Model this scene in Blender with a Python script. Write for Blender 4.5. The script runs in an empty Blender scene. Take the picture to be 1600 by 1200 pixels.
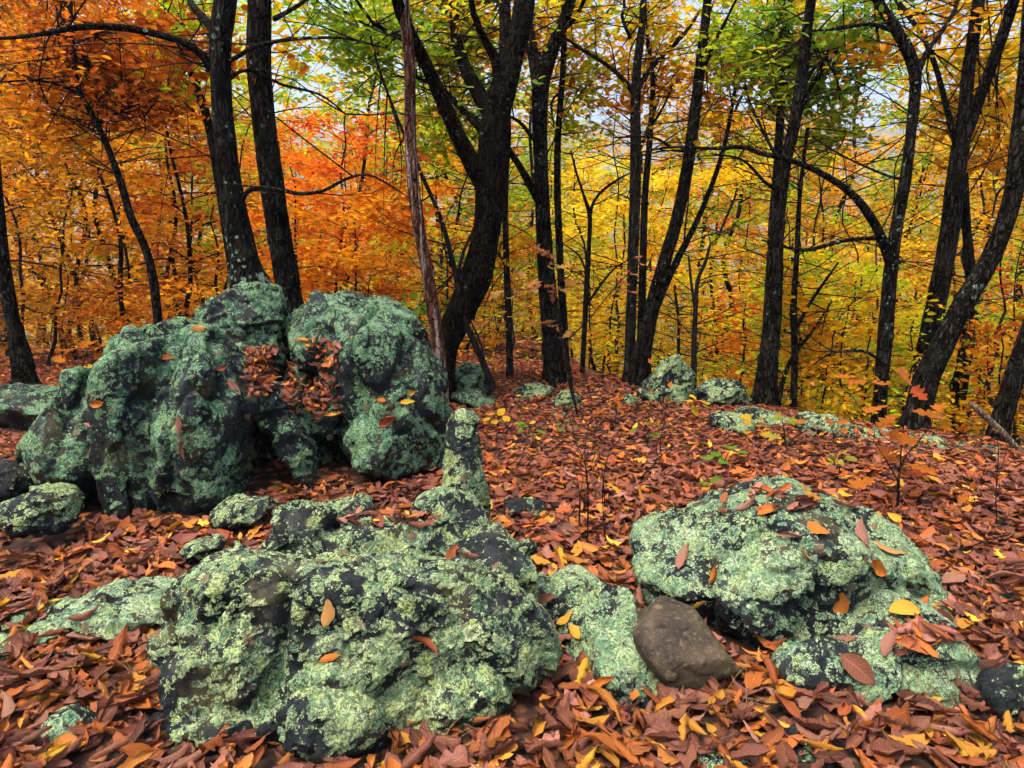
import bpy, bmesh, math, random
import numpy as np
from mathutils import Vector, Matrix
from mathutils.bvhtree import BVHTree

S = bpy.context.scene
C = S.collection
R = math.radians
rng = np.random.default_rng(7)
random.seed(7)

# ------------------------------------------------------------------ camera, sky, sun, exposure
PITCH, LENS, CAMZ = R(13.0), 24.0, 1.5
cam_d = bpy.data.cameras.new('camera'); cam = bpy.data.objects.new('camera', cam_d); C.objects.link(cam)
cam.location = (0, 0, CAMZ); cam.rotation_euler = (math.pi/2 - PITCH, 0, 0)
cam_d.lens = LENS; cam_d.sensor_width = 36; cam_d.clip_start = 0.05; cam_d.clip_end = 6000
S.camera = cam

SUN_EL, SUN_AZ = R(68), R(235)          # azimuth measured from +Y towards +X
wd = bpy.data.worlds.new('World'); S.world = wd; wd.use_nodes = True
wn = wd.node_tree; wn.nodes.clear()
sky = wn.nodes.new('ShaderNodeTexSky'); sky.sky_type = 'NISHITA'; sky.sun_disc = False
sky.sun_elevation = SUN_EL; sky.sun_rotation = SUN_AZ; sky.dust_density = 6.0; sky.air_density = 0.8; sky.ozone_density = 1.0
bg = wn.nodes.new('ShaderNodeBackground'); bg.inputs['Strength'].default_value = 0.15
wo = wn.nodes.new('ShaderNodeOutputWorld')
wn.links.new(sky.outputs[0], bg.inputs[0]); wn.links.new(bg.outputs[0], wo.inputs[0])

sun_d = bpy.data.lights.new('sun', 'SUN'); sun = bpy.data.objects.new('sun', sun_d); C.objects.link(sun)
sun_d.energy = 1.5; sun_d.angle = R(25); sun_d.color = (1.0, 0.92, 0.80)
sdir = Vector((math.sin(SUN_AZ)*math.cos(SUN_EL), math.cos(SUN_AZ)*math.cos(SUN_EL), math.sin(SUN_EL)))
sun.rotation_euler = sdir.to_track_quat('Z', 'Y').to_euler(); sun.location = sdir*40

vs = S.view_settings
vs.view_transform = 'Standard'; vs.look = 'None'; vs.gamma = 1.0; vs.exposure = 1.55; vs.use_curve_mapping = False
S.cycles.max_bounces = 6; S.cycles.diffuse_bounces = 3; S.cycles.glossy_bounces = 2
S.cycles.transmission_bounces = 4; S.cycles.volume_bounces = 0; S.cycles.transparent_max_bounces = 4
S.cycles.caustics_reflective = False; S.cycles.caustics_refractive = False
S.cycles.use_adaptive_sampling = True; S.cycles.adaptive_threshold = .03; S.cycles.adaptive_min_samples = 16
S.cycles.use_denoising = True
try:
    S.cycles.denoiser = 'OPENIMAGEDENOISE'; S.cycles.denoising_input_passes = 'RGB_ALBEDO_NORMAL'
except Exception: pass

# ------------------------------------------------------------------ helpers: pixels of the 1600 x 1200 photograph <-> places
F = LENS/36*1600
cth, sth = math.cos(PITCH), math.sin(PITCH)
def ray(px, py):
    xn, yn = (px-800)/F, (600-py)/F
    return np.array([xn, cth+yn*sth, -sth+yn*cth])
def at(px, py, Y):
    d = ray(px, py); return np.array([0, 0, CAMZ]) + d*(Y/d[1])
def mpp(px, py, Y):                                   # metres per pixel there
    return Y/ray(px, py)[1]/F
def proj(p):
    p = np.asarray(p, float) - np.array([0, 0, CAMZ])
    f = p[..., 1]*cth - p[..., 2]*sth; u = p[..., 1]*sth + p[..., 2]*cth
    f = np.where(f < 1e-3, 1e-3, f)
    return 800+F*p[..., 0]/f, 600-F*u/f, f

# ------------------------------------------------------------------ noise
_perm = np.random.default_rng(3).permutation(256); _perm = np.concatenate([_perm, _perm, _perm])
_g = np.random.default_rng(4).normal(size=(256, 3)); _g /= np.linalg.norm(_g, axis=1)[:, None]
def perlin(p):
    p = np.asarray(p, float); i = np.floor(p).astype(int); f = p - i; i &= 255
    w = f*f*f*(f*(f*6-15)+10); out = 0
    for dx in (0, 1):
        for dy in (0, 1):
            for dz in (0, 1):
                h = _perm[_perm[_perm[(i[:, 0]+dx) & 255]+((i[:, 1]+dy) & 255)]+((i[:, 2]+dz) & 255)]
                g = _g[h]
                v = g[:, 0]*(f[:, 0]-dx)+g[:, 1]*(f[:, 1]-dy)+g[:, 2]*(f[:, 2]-dz)
                ww = (w[:, 0] if dx else 1-w[:, 0])*(w[:, 1] if dy else 1-w[:, 1])*(w[:, 2] if dz else 1-w[:, 2])
                out = out + v*ww
    return out
def fbm(p, o=4):
    a, s = 1.0, 0
    for k in range(o):
        s = s + a*perlin(p*2**k+k*17.3); a *= .5
    return s

_rv = np.random.default_rng(5).uniform(-.5, .5, 256)
def chips(p, scale):
    """fractured rock: every cell a slightly tilted flat face, with a step to its neighbours"""
    p = p*scale; i0 = np.floor(p).astype(int); best = np.full(len(p), 9.0); val = np.zeros(len(p))
    for dx in (-1, 0, 1):
        for dy in (-1, 0, 1):
            for dz in (-1, 0, 1):
                c = i0+np.array([dx, dy, dz]); h = _perm[_perm[_perm[c[:, 0] & 255]+(c[:, 1] & 255)]+(c[:, 2] & 255)]
                s_ = c+.5+.45*_g[h]; d = ((p-s_)**2).sum(1); m = d < best
                best[m] = d[m]; val[m] = (_rv[h]+.55*(_g[(h*7+3) & 255]*(p-s_)).sum(1))[m]
    return val

# ------------------------------------------------------------------ mesh helpers
def mesh_np(name, V, faces, smooth=True, attrs=None):
    """faces: list of (M,k) index arrays"""
    me = bpy.data.meshes.new(name)
    V = np.asarray(V, np.float32)
    me.vertices.add(len(V)); me.vertices.foreach_set('co', V.ravel())
    idx = np.concatenate([f.ravel() for f in faces]).astype(np.int32)
    tot = np.concatenate([np.full(len(f), f.shape[1]) for f in faces]).astype(np.int32)
    st = np.concatenate([[0], np.cumsum(tot)[:-1]]).astype(np.int32)
    me.loops.add(len(idx)); me.loops.foreach_set('vertex_index', idx)
    me.polygons.add(len(tot)); me.polygons.foreach_set('loop_start', st)
    try: me.polygons.foreach_set('loop_total', tot)
    except Exception: pass
    me.polygons.foreach_set('use_smooth', np.full(len(tot), smooth, bool))
    for nm, (typ, arr) in (attrs or {}).items():
        a = me.attributes.new(nm, typ, 'POINT')
        a.data.foreach_set('color' if typ == 'FLOAT_COLOR' else 'vector', np.asarray(arr, np.float32).ravel())
    me.update(calc_edges=True); me.validate()
    return me
def obj(name, me, mat=None, parent=None, label=None, cat=None, group=None, kind=None, loc=None):
    o = bpy.data.objects.new(name, me); C.objects.link(o)
    if mat is not None and me is not None and not me.materials: me.materials.append(mat)
    if parent is not None: o.parent = parent
    if loc is not None: o.location = loc
    for k, v in (('label', label), ('category', cat), ('group', group), ('kind', kind)):
        if v: o[k] = v
    return o
class MB:
    def __init__(s): s.V = []; s.F = {}; s.n = 0; s.A = []
    def add(s, V, F, col=None):
        V = np.asarray(V, float)
        s.V.append(V)
        for f in F: s.F.setdefault(f.shape[1], []).append(f+s.n)
        s.n += len(V)
        if col is not None: s.A.append(col)
    def mesh(s, name, origin=(0, 0, 0), smooth=True):
        V = np.concatenate(s.V)-np.asarray(origin)
        at_ = {'col': ('FLOAT_COLOR', np.concatenate(s.A))} if s.A else None
        return mesh_np(name, V, [np.concatenate(v) for v in s.F.values()], smooth, at_)
def smooth_path(P, step):
    """Catmull-Rom; P (n,k) with xyz first"""
    P = np.asarray(P, float)
    if len(P) < 3:
        n = max(2, int(np.linalg.norm(P[-1, :3]-P[0, :3])/step)+1); t = np.linspace(0, 1, n)[:, None]
        return P[0]*(1-t)+P[-1]*t
    Q = np.vstack([2*P[0]-P[1], P, 2*P[-1]-P[-2]]); out = []
    for i in range(1, len(Q)-2):
        n = max(1, int(round(np.linalg.norm(Q[i+1, :3]-Q[i, :3])/step)))
        t = np.arange(n)[:, None]/n
        a, b, c, d = Q[i-1], Q[i], Q[i+1], Q[i+2]
        out.append(.5*((2*b)+(c-a)*t+(2*a-5*b+4*c-d)*t**2+(3*b-a-3*c+d)*t**3))
    return np.vstack(out+[P[-1:]])
def tube(P, r, sides=6, knob=0.0, seed=0, cap=True, roots=0.0):
    P = np.asarray(P, float); r = np.maximum(np.asarray(r, float), 1e-4); n = len(P)
    T = np.gradient(P, axis=0); T /= np.linalg.norm(T, axis=1)[:, None]+1e-9
    u = np.cross(T[0], [0.3, 1, 0.1]); u /= np.linalg.norm(u)+1e-9
    U = np.zeros_like(P)
    for i in range(n):
        u = u-T[i]*np.dot(u, T[i]); u /= np.linalg.norm(u)+1e-9; U[i] = u
    W = np.cross(T, U); a = np.arange(sides)*2*math.pi/sides
    D = U[:, None]*np.cos(a)[None, :, None]+W[:, None]*np.sin(a)[None, :, None]
    rr = np.repeat(r[:, None], sides, 1)
    if knob:
        q = (P[:, None]+D*r[:, None, None]).reshape(-1, 3)
        k = 1.3*perlin(q*np.array([6, 6, 2.2])+seed*3.1)+.8*perlin(q*np.array([22, 22, 5])+seed)
        rr = rr*(1+knob*k.reshape(n, sides))
    if roots:
        hh = np.exp(-np.maximum(P[:, 2]-P[0, 2]-.1, 0)/.16)[:, None]
        rr = rr*(1+roots*hh*(.25+np.maximum(0, np.cos(4*a+seed))[None]**1.5+.5*np.maximum(0, np.cos(3*a+seed*2))[None]))
    V = (P[:, None]+D*rr[:, :, None]).reshape(-1, 3)
    i = np.arange(n-1)[:, None]*sides; j = np.arange(sides)[None]; j2 = (j+1) % sides
    Fq = np.stack([i+j, i+j2, i+sides+j2, i+sides+j], -1).reshape(-1, 4)
    Fs = [Fq]
    if cap and sides >= 3: Fs.append((np.arange(sides)+(n-1)*sides)[None])
    return V, Fs

# ------------------------------------------------------------------ materials
def newmat(name):
    m = bpy.data.materials.new(name); m.use_nodes = True; nt = m.node_tree; nt.nodes.clear()
    out = nt.nodes.new('ShaderNodeOutputMaterial'); return m, nt, out
class NT:
    def __init__(s, nt): s.nt = nt
    def n(s, typ, **kw):
        nd = s.nt.nodes.new(typ)
        ins = kw.pop('ins', {})
        for k, v in kw.items(): setattr(nd, k, v)
        for k, v in ins.items(): s.set(nd.inputs[k], v)
        return nd
    def set(s, sock, v):
        if hasattr(v, 'is_output') or isinstance(v, bpy.types.NodeSocket): s.nt.links.new(v, sock)
        else: sock.default_value = v
    def math(s, op, a, b=0.0, c=None, clamp=False):
        nd = s.nt.nodes.new('ShaderNodeMath'); nd.operation = op; nd.use_clamp = clamp
        s.set(nd.inputs[0], a); s.set(nd.inputs[1], b)
        if c is not None: s.set(nd.inputs[2], c)
        return nd.outputs[0]
    def smooth(s, v, lo, hi):
        nd = s.nt.nodes.new('ShaderNodeMapRange'); nd.interpolation_type = 'SMOOTHSTEP'
        s.set(nd.inputs['Value'], v); s.set(nd.inputs['From Min'], lo); s.set(nd.inputs['From Max'], hi)
        return nd.outputs['Result']
    def mix(s, f, a, b, blend='MIX'):
        nd = s.nt.nodes.new('ShaderNodeMix'); nd.data_type = 'RGBA'; nd.blend_type = blend
        s.set(nd.inputs['Factor'], f); s.set(nd.inputs[6], a); s.set(nd.inputs[7], b)
        return nd.outputs[2]
    def noise(s, vec, scale, detail=4, rough=.55, dist=0.0):
        nd = s.n('ShaderNodeTexNoise', ins={'Vector': vec, 'Scale': scale, 'Detail': detail, 'Roughness': rough, 'Distortion': dist})
        return nd
    def ramp(s, v, stops):
        nd = s.nt.nodes.new('ShaderNodeValToRGB'); e = nd.color_ramp.elements
        while len(e) < len(stops): e.new(.5)
        for k, (p, c) in enumerate(stops): e[k].position = p; e[k].color = c if len(c) == 4 else (*c, 1)
        s.set(nd.inputs[0], v); return nd.outputs[0]
def c4(c): return (*c, 1)

def rock_material(name, cover=.5, tintA=(.215, .30, .135), tintB=(.085, .165, .082), scale=1.0, base=((.004, .005, .0052), (.026, .030, .032)), brown=.4, disp=.005):
    m, nt, out = newmat(name); k = NT(nt)
    tc = k.n('ShaderNodeTexCoord'); P = tc.outputs['Object']
    geo = k.n('ShaderNodeNewGeometry')
    # domain warp so that edges are lobed
    w1 = k.noise(P, 26*scale, 3, .6); w2 = k.noise(P, 95*scale, 2, .6)
    wv = k.n('ShaderNodeVectorMath', operation='MULTIPLY_ADD', ins={0: w1.outputs['Color'], 1: (.055, .055, .055), 2: P})
    wv2 = k.n('ShaderNodeVectorMath', operation='MULTIPLY_ADD', ins={0: w2.outputs['Color'], 1: (.021, .021, .021), 2: wv.outputs[0]})
    W = wv2.outputs[0]
    big = k.noise(P, 2.6*scale, 5, .62).outputs['Fac']
    sep = k.n('ShaderNodeSeparateXYZ', ins={0: geo.outputs['Normal']})
    up = k.smooth(sep.outputs['Z'], -.55, .35)
    bias = k.math('MULTIPLY_ADD', big, 1.5, cover-1.12)
    bias = k.math('ADD', bias, k.math('MULTIPLY_ADD', up, .42, -.42))
    lob = k.n('ShaderNodeTexVoronoi', ins={'Vector': W, 'Scale': 105*scale}); lobd = lob.outputs['Distance']
    fine = k.noise(P, 190*scale, 3, .7).outputs['Fac']
    gaps = k.smooth(k.math('ADD', lobd, k.math('MULTIPLY', fine, .4)), .58, .88)
    layers = []
    pal = [(0, (tintB[0]*.75, tintB[1]*.8, tintB[2]*.8)), (.22, tintB), (.45, tintA), (.68, (tintA[0]*1.12, tintA[1]*1.0, tintA[2]*.72)), (.86, (tintA[0]*1.45, tintA[1]*1.28, tintA[2]*1.45)), (1, (tintB[0]*1.25, tintB[1]*1.05, tintB[2]*1.35))]
    M = None
    for sc, r0 in ((8.0, .38), (18, .40), (40, .38)):
        v = k.n('ShaderNodeTexVoronoi', ins={'Vector': W, 'Scale': sc*scale, 'Randomness': 1.0})
        sc3 = k.n('ShaderNodeSeparateColor', ins={0: v.outputs['Color']})
        rad = k.math('ADD', k.math('MULTIPLY_ADD', sc3.outputs[0], .42, r0-.24), bias)
        d = k.math('SUBTRACT', rad, v.outputs['Distance'])
        mk = k.smooth(d, 0.0, .03)
        tn = k.ramp(sc3.outputs[1], pal)
        tn = k.mix(k.math('MULTIPLY', k.smooth(d, .16, .03), .5), tn, c4((min(tintA[0]*1.6, .7), min(tintA[1]*1.4, .7), min(tintA[2]*1.6, .7))))   # pale growing rim
        layers.append((mk, tn)); M = mk if M is None else k.math('MAXIMUM', M, mk)
    keep = k.math('MULTIPLY_ADD', gaps, -.85, 1.0)
    M = k.math('MULTIPLY', M, keep)
    # bare rock: charcoal with slate blue and olive-brown stains
    rn = k.noise(P, 7*scale, 6, .65).outputs['Fac']; rf = k.noise(P, 60*scale, 4, .7).outputs['Fac']
    rockc = k.mix(k.smooth(rn, .35, .7), c4(base[0]), c4(base[1]))
    rockc = k.mix(k.math('MULTIPLY', k.smooth(rf, .5, .75), .6), rockc, c4((base[1][0]*1.9, base[1][1]*2.0, base[1][2]*2.2)))
    bn = k.noise(W, 4.3*scale, 4, .6).outputs['Fac']
    rockc = k.mix(k.math('MULTIPLY', k.smooth(bn, .5, .66), brown), rockc, c4((.115, .095, .035)))
    # brown leafy rock-tripe discs
    vb = k.n('ShaderNodeTexVoronoi', ins={'Vector': W, 'Scale': 15*scale}); vbs = k.n('ShaderNodeSeparateColor', ins={0: vb.outputs['Color']})
    tm = k.math('MULTIPLY', k.smooth(vb.outputs['Distance'], .30, .26), k.math('GREATER_THAN', vbs.outputs[0], 1-.22*brown))
    col = rockc
    for mk, tn in layers: col = k.mix(k.math('MULTIPLY', mk, keep), col, tn)
    col = k.mix(k.math('MULTIPLY', M, .35), col, k.mix(k.smooth(fine, .35, .65), c4((.25, .25, .25)), c4((1, 1, 1))), 'OVERLAY')
    col = k.mix(tm, col, k.mix(fine, c4((.05, .038, .022)), c4((.22, .16, .09))))
    bs = k.n('ShaderNodeBsdfPrincipled', ins={'Base Color': col, 'Roughness': k.math('MULTIPLY_ADD', M, .25, .7), 'Specular IOR Level': .12})
    # relief
    h = k.math('MULTIPLY', M, k.math('MULTIPLY_ADD', lobd, -.5, 1.0))
    h = k.math('ADD', h, k.math('MULTIPLY', tm, .9))
    h = k.math('ADD', h, k.math('MULTIPLY', rn, .5)); h = k.math('ADD', h, k.math('MULTIPLY', rf, .5)); h = k.math('ADD', h, k.math('MULTIPLY', fine, .35))
    dn = k.n('ShaderNodeDisplacement', ins={'Height': h, 'Midlevel': .9, 'Scale': disp})
    bp = k.n('ShaderNodeBump', ins={'Height': k.math('ADD', k.math('MULTIPLY', fine, 1.0), k.math('MULTIPLY', rf, 1.0)), 'Strength': .8, 'Distance': .006})
    nt.links.new(bp.outputs[0], bs.inputs['Normal'])
    nt.links.new(bs.outputs[0], out.inputs['Surface']); nt.links.new(dn.outputs[0], out.inputs['Displacement'])
    try: m.displacement_method = 'DISPLACEMENT'
    except Exception: m.cycles.displacement_method = 'DISPLACEMENT'
    return m

def bark_material(name, dark=(.003, .0023, .0017), light=(.042, .036, .029), furrow=1.0, lichen=.02, lich_top=None, streak=(.30, .27, .22), streak_amt=0.0):
    m, nt, out = newmat(name); k = NT(nt)
    tc = k.n('ShaderNodeTexCoord'); P = tc.outputs['Object']
    mp = k.n('ShaderNodeMapping', ins={'Vector': P, 'Scale': (1, 1, .16)})
    n1 = k.noise(mp.outputs[0], 38, 5, .65, .6).outputs['Fac']
    vp = k.n('ShaderNodeTexVoronoi', feature='DISTANCE_TO_EDGE', ins={'Vector': k.n('ShaderNodeMapping', ins={'Vector': k.n('ShaderNodeVectorMath', operation='MULTIPLY_ADD', ins={0: k.noise(P, 14, 2).outputs['Color'], 1: (.05,)*3, 2: P}).outputs[0], 'Scale': (1, 1, .22)}).outputs[0], 'Scale': 34})
    plate = k.smooth(vp.outputs['Distance'], .03, .22)
    n2 = k.noise(P, 9, 4, .6).outputs['Fac']; n3 = k.noise(P, 90, 3, .7).outputs['Fac']
    col = k.mix(k.math('MULTIPLY', k.smooth(n1, .40, .62), plate), c4(dark), c4(light))
    col = k.mix(k.math('MULTIPLY', k.smooth(n2, .45, .7), .5), col, c4((light[0]*.7, light[1]*.85, light[2]*.75)))
    if streak_amt:
        ms = k.n('ShaderNodeMapping', ins={'Vector': P, 'Scale': (1, 1, .06)})
        s1 = k.noise(ms.outputs[0], 30, 3, .6).outputs['Fac']
        col = k.mix(k.math('MULTIPLY', k.smooth(s1, .52, .62), streak_amt), col, c4(streak))
    v = k.n('ShaderNodeTexVoronoi', ins={'Vector': k.n('ShaderNodeVectorMath', operation='MULTIPLY_ADD', ins={0: k.noise(P, 50, 2).outputs['Color'], 1: (.03,)*3, 2: P}).outputs[0], 'Scale': 22})
    vc = k.n('ShaderNodeSeparateColor', ins={0: v.outputs['Color']})
    amt = k.math('MULTIPLY_ADD', k.smooth(k.noise(P, 2.2, 3).outputs['Fac'], .4, .7), .35, lichen-.25)
    if lich_top is not None:
        sz = k.n('ShaderNodeSeparateXYZ', ins={0: P})
        amt = k.math('ADD', amt, k.math('MULTIPLY', k.smooth(sz.outputs['Z'], lich_top, lich_top*.6), .38))
    lm = k.smooth(k.math('SUBTRACT', k.math('MULTIPLY_ADD', vc.outputs[0], .3, amt), v.outputs['Distance']), 0, .05)
    lm = k.math('MULTIPLY', lm, k.smooth(n3, .38, .55))
    col = k.mix(lm, col, k.mix(n3, c4((.08, .13, .09)), c4((.24, .31, .23))))
    bs = k.n('ShaderNodeBsdfPrincipled', ins={'Base Color': col, 'Roughness': .95, 'Specular IOR Level': .05})
    h = k.math('ADD', k.math('MULTIPLY_ADD', plate, .55, k.math('MULTIPLY', n1, .6)), k.math('MULTIPLY', n3, .25))
    bp = k.n('ShaderNodeBump', ins={'Height': h, 'Strength': 1.0, 'Distance': .035*furrow})
    nt.links.new(bp.outputs[0], bs.inputs['Normal']); nt.links.new(bs.outputs[0], out.inputs['Surface'])
    return m

def leaf_material(name, trans=.45, veins=False, rough=.55):
    m, nt, out = newmat(name); k = NT(nt)
    a = k.n('ShaderNodeAttribute', attribute_name='col')
    tc = k.n('ShaderNodeTexCoord')
    n = k.noise(tc.outputs['Object'], 55 if veins else 18, 3, .65).outputs['Fac']
    col = k.mix(k.math('MULTIPLY', k.smooth(n, .35, .75), 0.4 if veins else .12), a.outputs['Color'], c4((.09, .03, .012)) if veins else c4((.12, .055, .01)))
    bs = k.n('ShaderNodeBsdfPrincipled', ins={'Roughness': rough, 'Specular IOR Level': .14})
    if veins:
        uv = k.n('ShaderNodeAttribute', attribute_name='luv'); s = k.n('ShaderNodeSeparateXYZ', ins={0: uv.outputs['Vector']})
        au = k.math('ABSOLUTE', s.outputs['X'])
        ph = k.math('FRACT', k.math('MULTIPLY', k.math('SUBTRACT', s.outputs['Y'], k.math('MULTIPLY', au, .16)), 11))
        vein = k.smooth(k.math('ABSOLUTE', k.math('SUBTRACT', ph, .5)), .16, .02)
        rib = k.smooth(au, .09, .02)
        vm = k.math('MAXIMUM', k.math('MULTIPLY', vein, .55), rib)
        col = k.mix(k.math('MULTIPLY', vm, .30), col, c4((.42, .22, .12)))
        hb = k.math('ADD', k.math('MULTIPLY', vm, -1.0), k.math('MULTIPLY', n, .8))
        bp = k.n('ShaderNodeBump', ins={'Height': hb, 'Strength': .6, 'Distance': .004})
        nt.links.new(bp.outputs[0], bs.inputs['Normal'])
    nt.links.new(col, bs.inputs['Base Color'])
    tr = k.n('ShaderNodeBsdfTranslucent', ins={'Color': col})
    mx = k.n('ShaderNodeMixShader', ins={0: trans, 1: bs.outputs[0], 2: tr.outputs[0]})
    nt.links.new(mx.outputs[0], out.inputs['Surface'])
    return m

M_ROCK = rock_material('lichened_rock', cover=.46)
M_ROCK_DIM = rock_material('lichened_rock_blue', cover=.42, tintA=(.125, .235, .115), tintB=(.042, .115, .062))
M_ROCK_FULL = rock_material('lichen_covered_rock', cover=.50, tintA=(.205, .30, .15), tintB=(.095, .185, .10))
M_ROCK_DARK = rock_material('dark_rock', cover=.20, brown=.2)
M_ROCK_BROWN = rock_material('brown_stone', cover=-.2, base=((.028, .023, .018), (.105, .075, .046)), brown=.5, disp=.004)
M_BARK = bark_material('dark_bark')
M_BARK_LICHEN = bark_material('lichened_bark', light=(.030, .028, .023), lichen=.06, lich_top=1.65, furrow=.6)
M_BARK_FLECK = bark_material('flecked_bark', lichen=.10)
M_BARK_GREY = bark_material('grey_bark', dark=(.008, .007, .006), light=(.048, .043, .036), lichen=.06, furrow=.7)
M_BARK_OAK = bark_material('furrowed_bark', light=(.030, .021, .014), furrow=1.6, lichen=.0)
M_SNAG = bark_material('weathered_snag', dark=(.045, .016, .010), light=(.20, .085, .05), lichen=.02, streak=(.46, .38, .32), streak_amt=.6, furrow=1.2)
M_DEAD = bark_material('dead_wood', dark=(.12, .08, .055), light=(.36, .26, .18), lichen=.05)
M_TWIG = bark_material('twig_bark', dark=(.009, .007, .006), light=(.035, .029, .024), lichen=-.1, furrow=.3)
M_LEAF = leaf_material('crown_leaf', .6, rough=.7)
M_FALLEN = leaf_material('fallen_leaf', .14, veins=True, rough=.6)
M_LITTER = leaf_material('far_leaf_litter', .12, rough=.55)
M_PLANT = leaf_material('seedling_leaf', .45, veins=True, rough=.8)

# ------------------------------------------------------------------ ground
CX = [-60, -6, -4, 0, 1, 2, 3, 4, 6, 60]; CY = [6.4, 6.4, 6.2, 6.5, 6.3, 5.8, 5.1, 4.5, 4.0, 4.0]
SX = [-6, -2, 0, 1, 2.2, 3.4, 60]; SS = [.14, .12, .10, .13, .30, .40, .34]
def ground_z(x, y):
    x = np.asarray(x, float); y = np.asarray(y, float)
    d = y-np.interp(x, CX, CY); k = .35
    d = np.where(d > 8, d, k*np.log1p(np.exp(np.clip(d/k, -50, 60))))
    d1 = np.minimum(d, 10)
    z = -np.interp(x, SX, SS)*d1
    z = z - .27*np.clip(d-10, 0, 110)
    q = np.stack([x, y, 0*x], -1).reshape(-1, 3)
    near = np.exp(-np.maximum(np.hypot(x, y)-20, 0)/20)
    z = z+(.10*perlin(q*.55+5)+.05*perlin(q*1.7)+.018*perlin(q*6)).reshape(x.shape)*near
    z = z+(2.5*perlin(q*.03+9)).reshape(x.shape)*(1-near)
    return z
def axis(n, a, lim): t = np.linspace(-1, 1, n); return np.sinh(t*a)/math.sinh(a)*lim
gx = axis(241, 7.2, 1600.0); gy = 4.5+axis(241, 7.2, 1600.0)
X, Y_ = np.meshgrid(gx, gy); Z = ground_z(X.ravel(), Y_.ravel())
n = len(gx); i = np.arange(n-1)[:, None]*n+np.arange(n-1)[None]
gf = np.stack([i, i+1, i+n+1, i+n], -1).reshape(-1, 4)
mg, nt, out = newmat('leafy_forest_floor'); k = NT(nt)
tc = k.n('ShaderNodeTexCoord'); P = tc.outputs['Object']
v = k.n('ShaderNodeTexVoronoi', ins={'Vector': P, 'Scale': 16}); vc = k.n('ShaderNodeSeparateColor', ins={0: v.outputs['Color']})
col = k.ramp(vc.outputs[0], [(0, (.05, .02, .012)), (.35, (.13, .045, .022)), (.7, (.20, .07, .03)), (.9, (.30, .13, .04)), (1, (.36, .20, .05))])
soil = k.mix(k.noise(P, 25, 4).outputs['Fac'], c4((.012, .008, .006)), c4((.05, .025, .015)))
lm = k.smooth(v.outputs['Distance'], .5, .35)
bs = k.n('ShaderNodeBsdfPrincipled', ins={'Base Color': k.mix(lm, soil, col), 'Roughness': .85, 'Specular IOR Level': .2})
bp = k.n('ShaderNodeBump', ins={'Height': k.math('SUBTRACT', k.math('MULTIPLY', vc.outputs[1], .6), v.outputs['Distance']), 'Strength': .8, 'Distance': .03})
nt.links.new(bp.outputs[0], bs.inputs['Normal']); nt.links.new(bs.outputs[0], out.inputs['Surface'])
ground = obj('ground', mesh_np('ground', np.stack([X.ravel(), Y_.ravel(), Z], -1), [gf]), mg, kind='structure')

# far hills across the valley
mh, nt, out = newmat('wooded_hillside'); k = NT(nt)
tc = k.n('ShaderNodeTexCoord'); P = tc.outputs['Object']
v = k.n('ShaderNodeTexVoronoi', ins={'Vector': P, 'Scale': .11}); vc = k.n('ShaderNodeSeparateColor', ins={0: v.outputs['Color']})
hcol = k.ramp(vc.outputs[0], [(0, (.05, .07, .03)), (.4, (.08, .09, .03)), (.7, (.16, .11, .03)), (1, (.20, .08, .03))])
bs = k.n('ShaderNodeBsdfPrincipled', ins={'Base Color': hcol, 'Roughness': .95})
nt.links.new(bs.outputs[0], out.inputs['Surface'])
hx = np.linspace(-1300, 1300, 160); hy = np.linspace(430, 1250, 75)
HX, HY = np.meshgrid(hx, hy); q = np.stack([HX.ravel(), HY.ravel(), 0*HX.ravel()], -1)
t = np.clip((HY.ravel()-430)/450, 0, 1); t = t*t*(3-2*t)
HZ = -55+t*(165+40*perlin(q*.0022+3)+18*perlin(q*.006))+5*perlin(q*.05)+3*perlin(q*.12)
n = len(hx); i = np.arange(len(hy)-1)[:, None]*n+np.arange(n-1)[None]
obj('hills', mesh_np('hills', np.stack([HX.ravel(), HY.ravel(), HZ], -1), [np.stack([i, i+1, i+n+1, i+n], -1).reshape(-1, 4)]), mh, kind='structure')

# ------------------------------------------------------------------ boulders
_bm = bmesh.new(); bmesh.ops.create_icosphere(_bm, subdivisions=5, radius=1)
ICO_V = np.array([v.co[:] for v in _bm.verts]); ICO_F = np.array([[v.index for v in f.verts] for f in _bm.faces]); _bm.free()
def rotm(rx, ry, rz):
    return np.array((Matrix.Rotation(R(rz), 3, 'Z') @ Matrix.Rotation(R(ry), 3, 'Y') @ Matrix.Rotation(R(rx), 3, 'X')))
def lobe(px, py, Y, rx, ry, dep, rot=0, seed=0, npl=16, sharp=34, yaw=0, dlo=.66, dhi=.92):
    """one faceted lump; px,py centre, rx,ry half extents in pixels, dep half depth in metres, rot its roll in the picture"""
    r = np.random.default_rng(seed+100)
    N = r.normal(size=(npl, 3)); N /= np.linalg.norm(N, axis=1)[:, None]; D = r.uniform(dlo, dhi, npl)
    dots = np.maximum(ICO_V@N.T/D, 0); rad = ((dots**sharp).sum(1)+1.0)**(-1/sharp)
    V = ICO_V*rad[:, None]*1.17
    mp_ = mpp(px, py, Y); d = ray(px, py); al = math.atan2(-d[2], d[1])
    a, b = rx*mp_, ry*mp_
    b = math.sqrt(max(b*b-(dep*math.sin(al))**2, (b*.45)**2))/math.cos(al)
    V = V*np.array([a, dep, b])@rotm(0, rot, yaw).T
    return V+at(px, py, Y), ICO_F
FOL = rotm(25, 12, 0)
rock_bvh_V, rock_bvh_F, _rn = [], [], 0
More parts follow.
